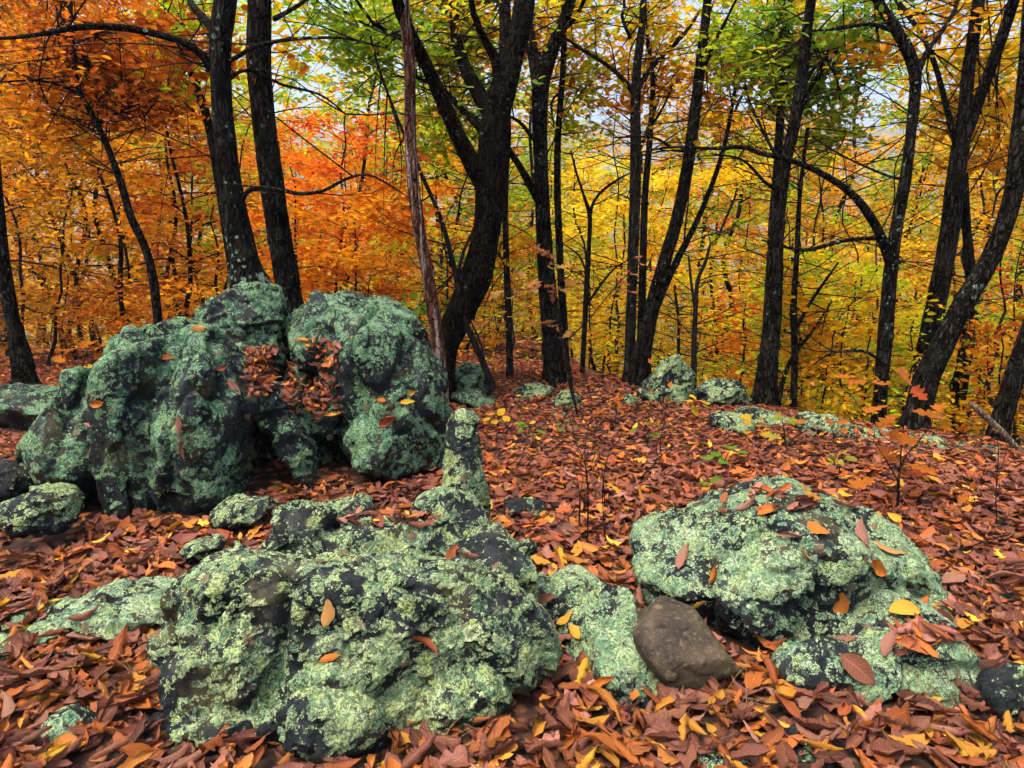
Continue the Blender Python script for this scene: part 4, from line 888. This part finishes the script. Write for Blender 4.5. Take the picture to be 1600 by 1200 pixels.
# ------------------------------------------------------------------ leaves lying on the rocks
O = Vector((0, 0, CAMZ))
def hit(px, py):
    d = Vector(ray(px, py)).normalized(); h = BV.ray_cast(O, d)
    return (np.array(h[0]), np.array(h[1])) if h[0] is not None else (None, None)
def ground_hit(px, py):
    d = ray(px, py); d = d/d[1]
    ys = np.arange(.8, 40, .01); P = np.array([0, 0, CAMZ])+d*ys[:, None]; g = ground_z(P[:, 0], P[:, 1]); i_ = int(np.argmax(P[:, 2] < g)); return P[i_]
def leaf_mesh(shape, colr, mat):
    V, Fq, luv = shape
    me = mesh_np('leaf', V, [Fq], True, {'col': ('FLOAT_COLOR', np.tile([*colr, 1], (len(V), 1))), 'luv': ('FLOAT_VECTOR', luv)}); me.materials.append(mat); return me
MAUVE, ORG, YEL, RED, TAN, BRN = (.27, .12, .085), (.46, .14, .015), (.58, .32, .03), (.26, .06, .02), (.42, .22, .06), (.17, .06, .035)
FLAT = [leaf_shape(800+s, 9, 4, 'chestnut' if s % 2 else 'beech', curl=1.1+.4*s) for s in range(5)]
ROLL = [leaf_shape(820+s, 9, 4, 'chestnut', curl=3.6+.3*s) for s in range(4)]
LR = [(515, 957, TAN, 44, 1.45, 0, 'tan shell-shaped leaf on the front boulder\'s face'), (516, 1028, ORG, 34, .3, 0, 'small orange leaf below the tan one on the front boulder'),
      (668, 996, RED, 54, -.3, 1, 'rolled red-brown leaf on the right half of the front boulder'), (706, 868, RED, 44, 1.1, 0, 'upright red-brown leaf near the front boulder\'s top'),
      (730, 874, MAUVE, 46, .4, 1, 'rolled pinkish leaf beside the upright one on the front boulder'),
      (1278, 830, ORG, 42, -1.1, 0, 'bright orange oval leaf on the right boulder\'s upper face'), (1343, 834, MAUVE, 58, 1.3, 0, 'largest mauve-brown leaf, near the top of the right boulder'),
      (1236, 834, MAUVE, 40, .05, 1, 'rolled mauve leaf left of the orange oval one'), (1070, 872, MAUVE, 54, 1.0, 0, 'mauve-brown leaf on the right boulder\'s left flank'),
      (1120, 901, ORG, 34, .2, 0, 'orange leaf right of the left-flank mauve leaf'), (1313, 946, ORG, 44, 1.5, 0, 'orange-red leaf standing upright on the right boulder\'s lower face'),
      (1090, 941, YEL, 30, .2, 0, 'pale yellow leaf low on the right boulder near the brown stone'), (1411, 957, YEL, 48, .1, 0, 'crumpled yellow leaf at the right boulder\'s lower right'),
      (1255, 869, TAN, 34, .0, 0, 'tan leaf at the middle of the right boulder'), (1364, 886, ORG, 44, -.6, 0, 'long orange leaf on the right boulder\'s right shoulder'),
      (1388, 862, TAN, 46, -.4, 0, 'pale tan leaf above the long orange leaf'), (1322, 1002, MAUVE, 52, -1.0, 0, 'mauve leaf hanging at the right boulder\'s lower edge'),
      (1200, 800, ORG, 34, .1, 0, 'orange leaf on the back left of the right boulder\'s top'), (1170, 790, MAUVE, 42, .3, 1, 'rolled mauve leaf on the back left of the right boulder'),
      (1255, 785, BRN, 44, -.2, 0, 'dark brown leaf at the back of the right boulder\'s top'), (1312, 792, MAUVE, 40, .2, 1, 'rolled mauve leaf at the back right of the right boulder'),
      (1386, 1004, MAUVE, 48, .9, 0, 'mauve leaf lying where boulder and ledge meet'), (1340, 1045, BRN, 56, -.8, 0, 'dark curled leaf draped over the low ledge'),
      (260, 560, ORG, 26, .1, 0, 'orange leaf high on the fluted boulder'), (155, 630, ORG, 24, .2, 0, 'orange leaf on the fluted boulder\'s left rib'),
      (140, 660, MAUVE, 24, .5, 1, 'small mauve leaf below the left rib\'s orange leaf'), (281, 664, MAUVE, 40, 1.4, 0, 'mauve leaf in the fluted boulder\'s central fissure'),
      (284, 700, MAUVE, 34, 1.7, 1, 'rolled mauve leaf lower in the same fissure'), (366, 606, MAUVE, 30, -.8, 0, 'mauve leaf on the fluted boulder\'s right shoulder'),
      (345, 578, RED, 20, .8, 0, 'dark red leaf above the right shoulder leaf'), (312, 514, TAN, 26, .1, 0, 'pale leaf on the fluted boulder\'s crest'),
      (598, 626, ORG, 24, -.4, 0, 'orange lobed leaf on the domed boulder\'s front'), (641, 613, YEL, 20, .3, 0, 'upper yellow leaf on the domed boulder\'s right slope'),
      (637, 629, YEL, 26, .1, 0, 'lower yellow leaf on the domed boulder\'s right slope'), (605, 654, RED, 36, .6, 0, 'brown-red leaf above the domed boulder\'s belly'),
      (886, 968, YEL, 36, .2, 0, 'flat yellow leaf on top of the lichened rib'), (902, 990, YEL, 46, -1.2, 0, 'drooping yellow leaf below the flat one on the rib'),
      (948, 1066, ORG, 46, .2, 1, 'rust-orange leaf low on the lichened rib'), (135, 965, BRN, 40, .6, 1, 'rolled brown leaf on the flat left slab'), (40, 945, YEL, 40, .9, 0, 'long yellow leaf at the left end of the flat slab')]
for j, (px, py, cc, sp_, yaw, roll, lb) in enumerate(LR):
    p, nn = hit(px, py)
    if p is None: continue
    dist = np.linalg.norm(p-np.array([0, 0, CAMZ])); s = sp_*dist/F*.92
    shp = (ROLL if roll else FLAT)[j % (4 if roll else 5)]
    e1 = np.array([1.0, 0, 0]); e1 = e1-nn*e1.dot(nn); e1 /= np.linalg.norm(e1); e2 = np.cross(nn, e1)
    yv = e1*math.cos(yaw)+e2*math.sin(yaw); xv = np.cross(yv, nn); Rr = np.stack([xv, yv, nn], -1)
    o = obj('fallen_leaf', leaf_mesh(shp, cc, M_FALLEN), None, None, lb, 'leaf', 'leaves lying on the boulders')
    o.matrix_basis = Matrix.Translation(Vector(p+nn*.006)) @ Matrix([list(q) for q in Rr]).to_4x4() @ Matrix.Scale(float(s), 4)
# drifts caught in the clefts
def drift(label, boxes, n, smin=.5):
    P, N = [], []; r = np.random.default_rng(len(label))
    for (x0, x1, y0, y1, w) in boxes:
        for _ in range(int(n*w)):
            p, nn = hit(r.uniform(x0, x1), r.uniform(y0, y1))
            if p is None or nn[2] < smin: continue
            P.append(p+np.array([0, 0, r.uniform(.0, .03)])); N.append(nn*.6+np.array([0, 0, .6]))
    if not P: return
    P = np.array(P); N = np.array(N); N /= np.linalg.norm(N, axis=1)[:, None]; m_ = len(P)
    scatter(NEAR, P, frames(N, r.uniform(0, 6.28, m_), np.abs(r.normal(0, .35, m_)), r.uniform(0, 6.28, m_)), np.clip(r.normal(.09, .02, m_), .05, .13), leaf_colors(m_)*1.15, 'leaf_drift', M_FALLEN, 'stuff', None, label, 'leaves')
drift('pocket of orange and brown leaves caught in the cleft of the domed boulder', [(450, 535, 535, 655, 1), (388, 428, 550, 620, .5)], 260, .0)
drift('scatter of curled leaves over the back of the right boulder', [(1130, 1340, 770, 800, .6), (1400, 1480, 985, 1020, .6)], 45, .4)
drift('few curled leaves lodged behind the front boulder\'s top', [(540, 700, 806, 822, 1)], 25, .3)

# ------------------------------------------------------------------ seedlings
OAK = [leaf_shape(900+s, 14, 4, 'oak', curl=.5+.2*s) for s in range(4)]
SIMPLE = [leaf_shape(920+s, 9, 4, 'beech', curl=.4+.2*s) for s in range(3)]
def seedling(name, label, base, tops, leaves, shapes, wpx=4, seed=0, cat='seedling', mat=M_PLANT):
    r = np.random.default_rng(seed); b = ground_hit(*base); Y = b[1]
    root = obj(name, None, None, None, label, cat, None, None, b)
    st = MB(); sk = []
    for tpts in tops:
        Q = np.array([[*(b if i_ == 0 else at(px, py, Y+r.uniform(-.06, .06)*i_)), .5*wpx*mpp(px, py, Y)*(1-.7*i_/len(tpts))] for i_, (px, py) in enumerate([base]+list(tpts))])
        Q[0, 2] -= .03; sq = smooth_path(Q, .03); st.add(*tube(sq[:, :3], sq[:, 3], 6, .05)); sk.append(sq[:, :3])
    sk = np.vstack(sk)
    for (px, py, sp_, cc) in leaves:
        p = at(px, py, Y+r.uniform(-.10, .10)); s = sp_*mpp(px, py, Y)*1.0
        a = sk[np.argmin(((sk-p)**2).sum(1)+.3*np.maximum(sk[:, 2]-p[2], 0))]; d = p-a; d[2] *= .5
        if np.linalg.norm(d) < .02: d = r.normal(0, 1, 3)
        up = np.array([r.normal(0, .35), r.normal(-.3, .35), 1.0]); yv = d/np.linalg.norm(d)+np.array([0, 0, -.25]); yv /= np.linalg.norm(yv); up = up-yv*up.dot(yv); up /= np.linalg.norm(up)
        Rr = np.stack([np.cross(yv, up), yv, up], -1); foot = p-yv*s*.5
        st.add(*tube(np.array([a, (a+foot)/2+np.array([0, 0, .01]), foot]), [.0018, .0015, .0012], 4, cap=False))
        c_ = np.clip(np.array(cc)*r.uniform(.75, 1.2), 0, 1)
        o = obj('leaf', leaf_mesh(shapes[r.integers(len(shapes))], c_, mat), None, root)
        o.matrix_basis = Matrix.Translation(Vector(p-b)) @ Matrix([list(q) for q in Rr]).to_4x4() @ Matrix.Scale(float(s), 4)
    obj('stem', st.mesh('stem', b), M_TWIG, root)
LO, LRD, LG, LY, LPK = (.44, .13, .008), (.36, .06, .010), (.11, .24, .015), (.62, .40, .015), (.42, .12, .02)
seedling('oak_seedling', 'orange-leaved oak seedling on the rim in front of the right-hand trunks', (1402, 800), [[(1406, 740), (1410, 680), (1420, 625)], [(1404, 760), (1385, 720), (1365, 690)], [(1407, 730), (1435, 690), (1455, 665)]],
    [(1413, 590, 32, LPK), (1378, 602, 34, LPK), (1340, 598, 30, LO), (1437, 616, 32, LRD), (1450, 650, 50, LO), (1474, 672, 38, LO), (1384, 662, 50, LO), (1414, 690, 52, LO), (1347, 756, 44, LO), (1424, 746, 52, LRD), (1370, 640, 40, LO),
     (1440, 735, 44, LO), (1395, 720, 44, LO), (1465, 640, 40, LO), (1325, 590, 30, LO), (1385, 705, 36, LPK)], OAK, 3, 1)
seedling('oak_seedling', 'orange-leaved seedling left of the fluted boulder', (122, 668), [[(124, 620), (130, 570), (140, 540)], [(126, 610), (105, 580), (85, 640)]],
    [(135, 540, 40, LO), (163, 562, 40, LO), (112, 584, 38, LO), (78, 646, 40, LO), (106, 550, 32, LPK), (150, 545, 34, LO), (140, 575, 30, LY), (95, 565, 30, LO), (60, 655, 30, LRD)], OAK, 4, 2)
seedling('green_seedling', 'low green seedling in the middle of the clearing', (1130, 735), [[(1132, 720), (1140, 705)]], [(1118, 710, 28, LG), (1142, 700, 28, LG), (1160, 708, 26, LG), (1130, 722, 28, LG), (1105, 716, 22, LG)], SIMPLE, 3, 3)
seedling('green_seedling', 'smallest green seedling, just behind the right boulder', (1112, 770), [[(1112, 758)]], [(1100, 756, 20, LG), (1118, 750, 22, LG), (1122, 762, 18, LG), (1106, 764, 18, LG)], SIMPLE, 3, 4)
seedling('green_seedling', 'yellow-green leafy seedling at the back of the clearing near the rim', (1228, 700), [[(1226, 680), (1222, 655)], [(1240, 685), (1262, 672)]],
    [(1215, 655, 30, (.3, .36, .03)), (1235, 660, 28, (.3, .36, .03)), (1210, 684, 30, (.34, .34, .04)), (1262, 676, 32, (.26, .22, .12)), (1250, 660, 26, LO), (1275, 668, 26, (.26, .22, .12)), (1195, 680, 24, LY), (1225, 690, 26, (.3, .3, .03))], OAK, 4, 5)
seedling('yellow_seedling', 'tiny yellow-leaved seedling in front of the hooked sapling', (778, 672), [[(778, 655)]], [(766, 648, 20, LY), (782, 644, 22, LY), (792, 655, 20, LY), (772, 660, 20, LY), (760, 656, 16, LY)], SIMPLE, 3, 6)
seedling('green_seedling', 'dull green sprig in leaves before the twin straight trunks', (885, 685), [[(884, 668)]], [(872, 664, 18, (.14, .17, .05)), (890, 660, 20, (.14, .17, .05)), (898, 668, 16, (.14, .17, .05)), (876, 672, 16, (.14, .17, .05))], SIMPLE, 3, 7)
r = np.random.default_rng(15)
for (bx_, by_, cc, lb) in ((1010, 700, LG, 'green sprig in the clearing straight below the ridge clump'), (1310, 740, (.3, .3, .03), 'olive sprig above the right boulder'), (1300, 700, LO, 'orange seedling left of the taller oak seedling'), (1520, 800, LO, 'low orange seedling near the right edge of the clearing'),
        (1180, 690, LY, 'pale yellow sprig before the rim stones'), (960, 660, LO, 'orange sprig before the ridge clump'), (1085, 660, LY, 'yellow sprig below the rounded ridge rock'), (830, 700, LG, 'green sprig in front of the flat stone')):
    seedling('small_seedling', lb, (bx_, by_), [[(bx_+3, by_-18), (bx_-2, by_-32)]], [(int(bx_+r.uniform(-24, 24)), int(by_-r.uniform(8, 40)), int(r.uniform(14, 22)), cc) for _ in range(7)], SIMPLE if cc != LO else OAK, 2, int(bx_))
r = np.random.default_rng(16)
for (x0, y0, x1, y1, lb) in ((380, 1015-90, 300, 905, 'short dark twig in leaves above the flat slab'), (1150, 1120, 1230, 1150, 'grey twig lying in leaves below the brown stone'), (860, 1130, 960, 1175, 'crooked dark twig near the bottom edge centre'), (60, 1050, 190, 1035, 'long grey twig left of the front boulder'),
        (1480, 880, 1590, 850, 'bare twig on leaves right of the right boulder'), (800, 760, 900, 735, 'thin twig across the clearing'), (1250, 730, 1330, 715, 'grey twig in front of the orange seedlings'), (1000, 760, 1060, 700, 'slanting twig in the clearing middle'), (570, 790, 650, 775, 'dead twig behind the front boulder')):
    A, B_ = ground_hit(x0, y0), ground_hit(x1, y1); s_ = np.linspace(0, 1, 9)[:, None]; Q = A*(1-s_)+B_*s_+np.cumsum(r.normal(0, .008, (9, 3)), 0)*np.array([1, 1, .4]); Q[:, 2] = ground_z(Q[:, 0], Q[:, 1])+.055
    g = MB(); g.add(*tube(Q, np.linspace(.006, .002, 9), 6, .15)); q0 = Q[5]; d_ = (B_-A)*.25+np.array([r.normal(0, .05), r.normal(0, .05), .02]); g.add(*tube(q0+d_*np.linspace(0, 1, 4)[:, None], np.linspace(.0035, .0012, 4), 5, .1))
    obj('fallen_twig', g.mesh('fallen_twig', A), M_TWIG, None, lb, 'twig', 'fallen twigs', None, A)
r = np.random.default_rng(5)
lv = [(int(r.normal(862, 24)), int(r.uniform(385, 535)), int(r.uniform(18, 30)), [(.30, .10, .03), (.40, .15, .04), (.45, .25, .06), (.24, .07, .03)][int(r.integers(4))]) for _ in range(34)]
lv += [(int(r.uniform(940, 1010)), int(r.uniform(385, 470)), int(r.uniform(16, 24)), [(.38, .10, .03), (.45, .16, .03)][int(r.integers(2))]) for _ in range(14)]
lv += [(int(r.uniform(775, 830)), int(r.uniform(440, 540)), int(r.uniform(16, 26)), (.42, .22, .05)) for _ in range(8)]
seedling('oak_sapling', 'slender oak sapling with crisp russet leaves before the dark forked trunk', (905, 655), [[(895, 610), (882, 550), (872, 490), (862, 430), (856, 385)], [(882, 550), (920, 500), (960, 450), (1000, 410)], [(872, 500), (840, 480), (800, 460)], [(866, 460), (890, 430), (900, 400)]], lv, OAK, 3, 8, 'sapling')
r = np.random.default_rng(6)
for lb, b_, tops in (('bare twiggy stem in the clearing, tallest of its clump', (918, 850), [[(919, 780), (914, 700), (925, 630), (905, 560)], [(917, 740), (900, 690), (888, 640)]]),
                     ('bare stem with forked tip right of the tallest clearing stem', (946, 850), [[(945, 790), (940, 730), (928, 670)], [(942, 760), (955, 700), (985, 640)]]),
                     ('short bare stem left of the tallest clearing stem', (905, 835), [[(906, 780), (898, 720)], [(906, 780), (915, 735)]]),
                     ('lone thin bare shoot in leaves near the clearing middle', (1035, 720), [[(1032, 690), (1038, 660)]]),
                     ('thin bare shoot at the far right of the clearing', (1560, 830), [[(1556, 770), (1560, 700), (1548, 650)], [(1557, 760), (1575, 700)]])):
    seedling('bare_shoot', lb, b_, tops, [(b_[0]+int(r.uniform(-25, 25)), b_[1]-int(r.uniform(60, 170)), 12, LO) for _ in range(4)], SIMPLE, 2.2, 9, 'shoot')
# dry grass tufts
mgr, nt, out = newmat('dry_grass'); k = NT(nt)
bs = k.n('ShaderNodeBsdfPrincipled', ins={'Base Color': k.mix(k.noise(k.n('ShaderNodeTexCoord').outputs['Object'], 30).outputs['Fac'], c4((.22, .11, .04)), c4((.42, .28, .11))), 'Roughness': .6}); nt.links.new(bs.outputs[0], out.inputs['Surface'])
for j, (px, py, hp, nb, lb) in enumerate([(688, 800, 40, 40, 'dry grass tuft beside the standing stone'), (1445, 1110, 60, 16, 'dry grass wisps below the ledge'), (765, 1085, 50, 26, 'dry grass tuft at the front boulder\'s right foot'),
        (225, 1075, 55, 26, 'dry grass tuft left of the front boulder'), (1140, 1130, 90, 12, 'tall dry grass blades below the brown stone'), (690, 1180, 60, 22, 'dry grass tuft near the bottom edge'), (1010, 1080, 40, 14, 'dry grass wisps beside the brown stone')]):
    b = ground_hit(px, py); r = np.random.default_rng(60+j); g = MB(); h = hp*mpp(px, py, b[1])
    for _ in range(nb):
        a = r.uniform(0, 6.28); p0 = b+np.array([r.normal(0, .02), r.normal(0, .02), 0]); L = h*r.uniform(.5, 1.2); s = np.linspace(0, 1, 5)[:, None]; lean_ = r.uniform(.15, .9)
        g.add(*tube(p0+np.array([math.cos(a)*lean_, math.sin(a)*lean_, 0])*L*s**1.7+np.array([0, 0, 1])*L*(s-.25*lean_*s*s), np.linspace(.0011, .0004, 5), 3, cap=False))
    obj('dry_grass', g.mesh('dry_grass', b), mgr, None, lb, 'grass', 'dry grass tufts', 'stuff', b)
# ------------------------------------------------------------------ the hazy air over the valley
mz, nt, out = newmat('haze_air'); k = NT(nt)
pv = k.n('ShaderNodeVolumePrincipled', ins={'Color': (.74, .86, 1.0, 1), 'Density': .0008, 'Anisotropy': .2})
pv.inputs['Density Attribute'].default_value = ''
nt.links.new(pv.outputs[0], out.inputs['Volume'])
bx = np.array([[x_, y_, z_] for x_ in (-1650, 1650) for y_ in (-1640, 1660) for z_ in (-70, 215)], float)
obj('haze', mesh_np('haze', bx, [np.array([[0, 1, 3, 2], [4, 6, 7, 5], [0, 4, 5, 1], [2, 3, 7, 6], [0, 2, 6, 4], [1, 5, 7, 3]])], False), mz, None, 'thin bluish haze filling the air over the valley', 'haze', None, 'stuff')
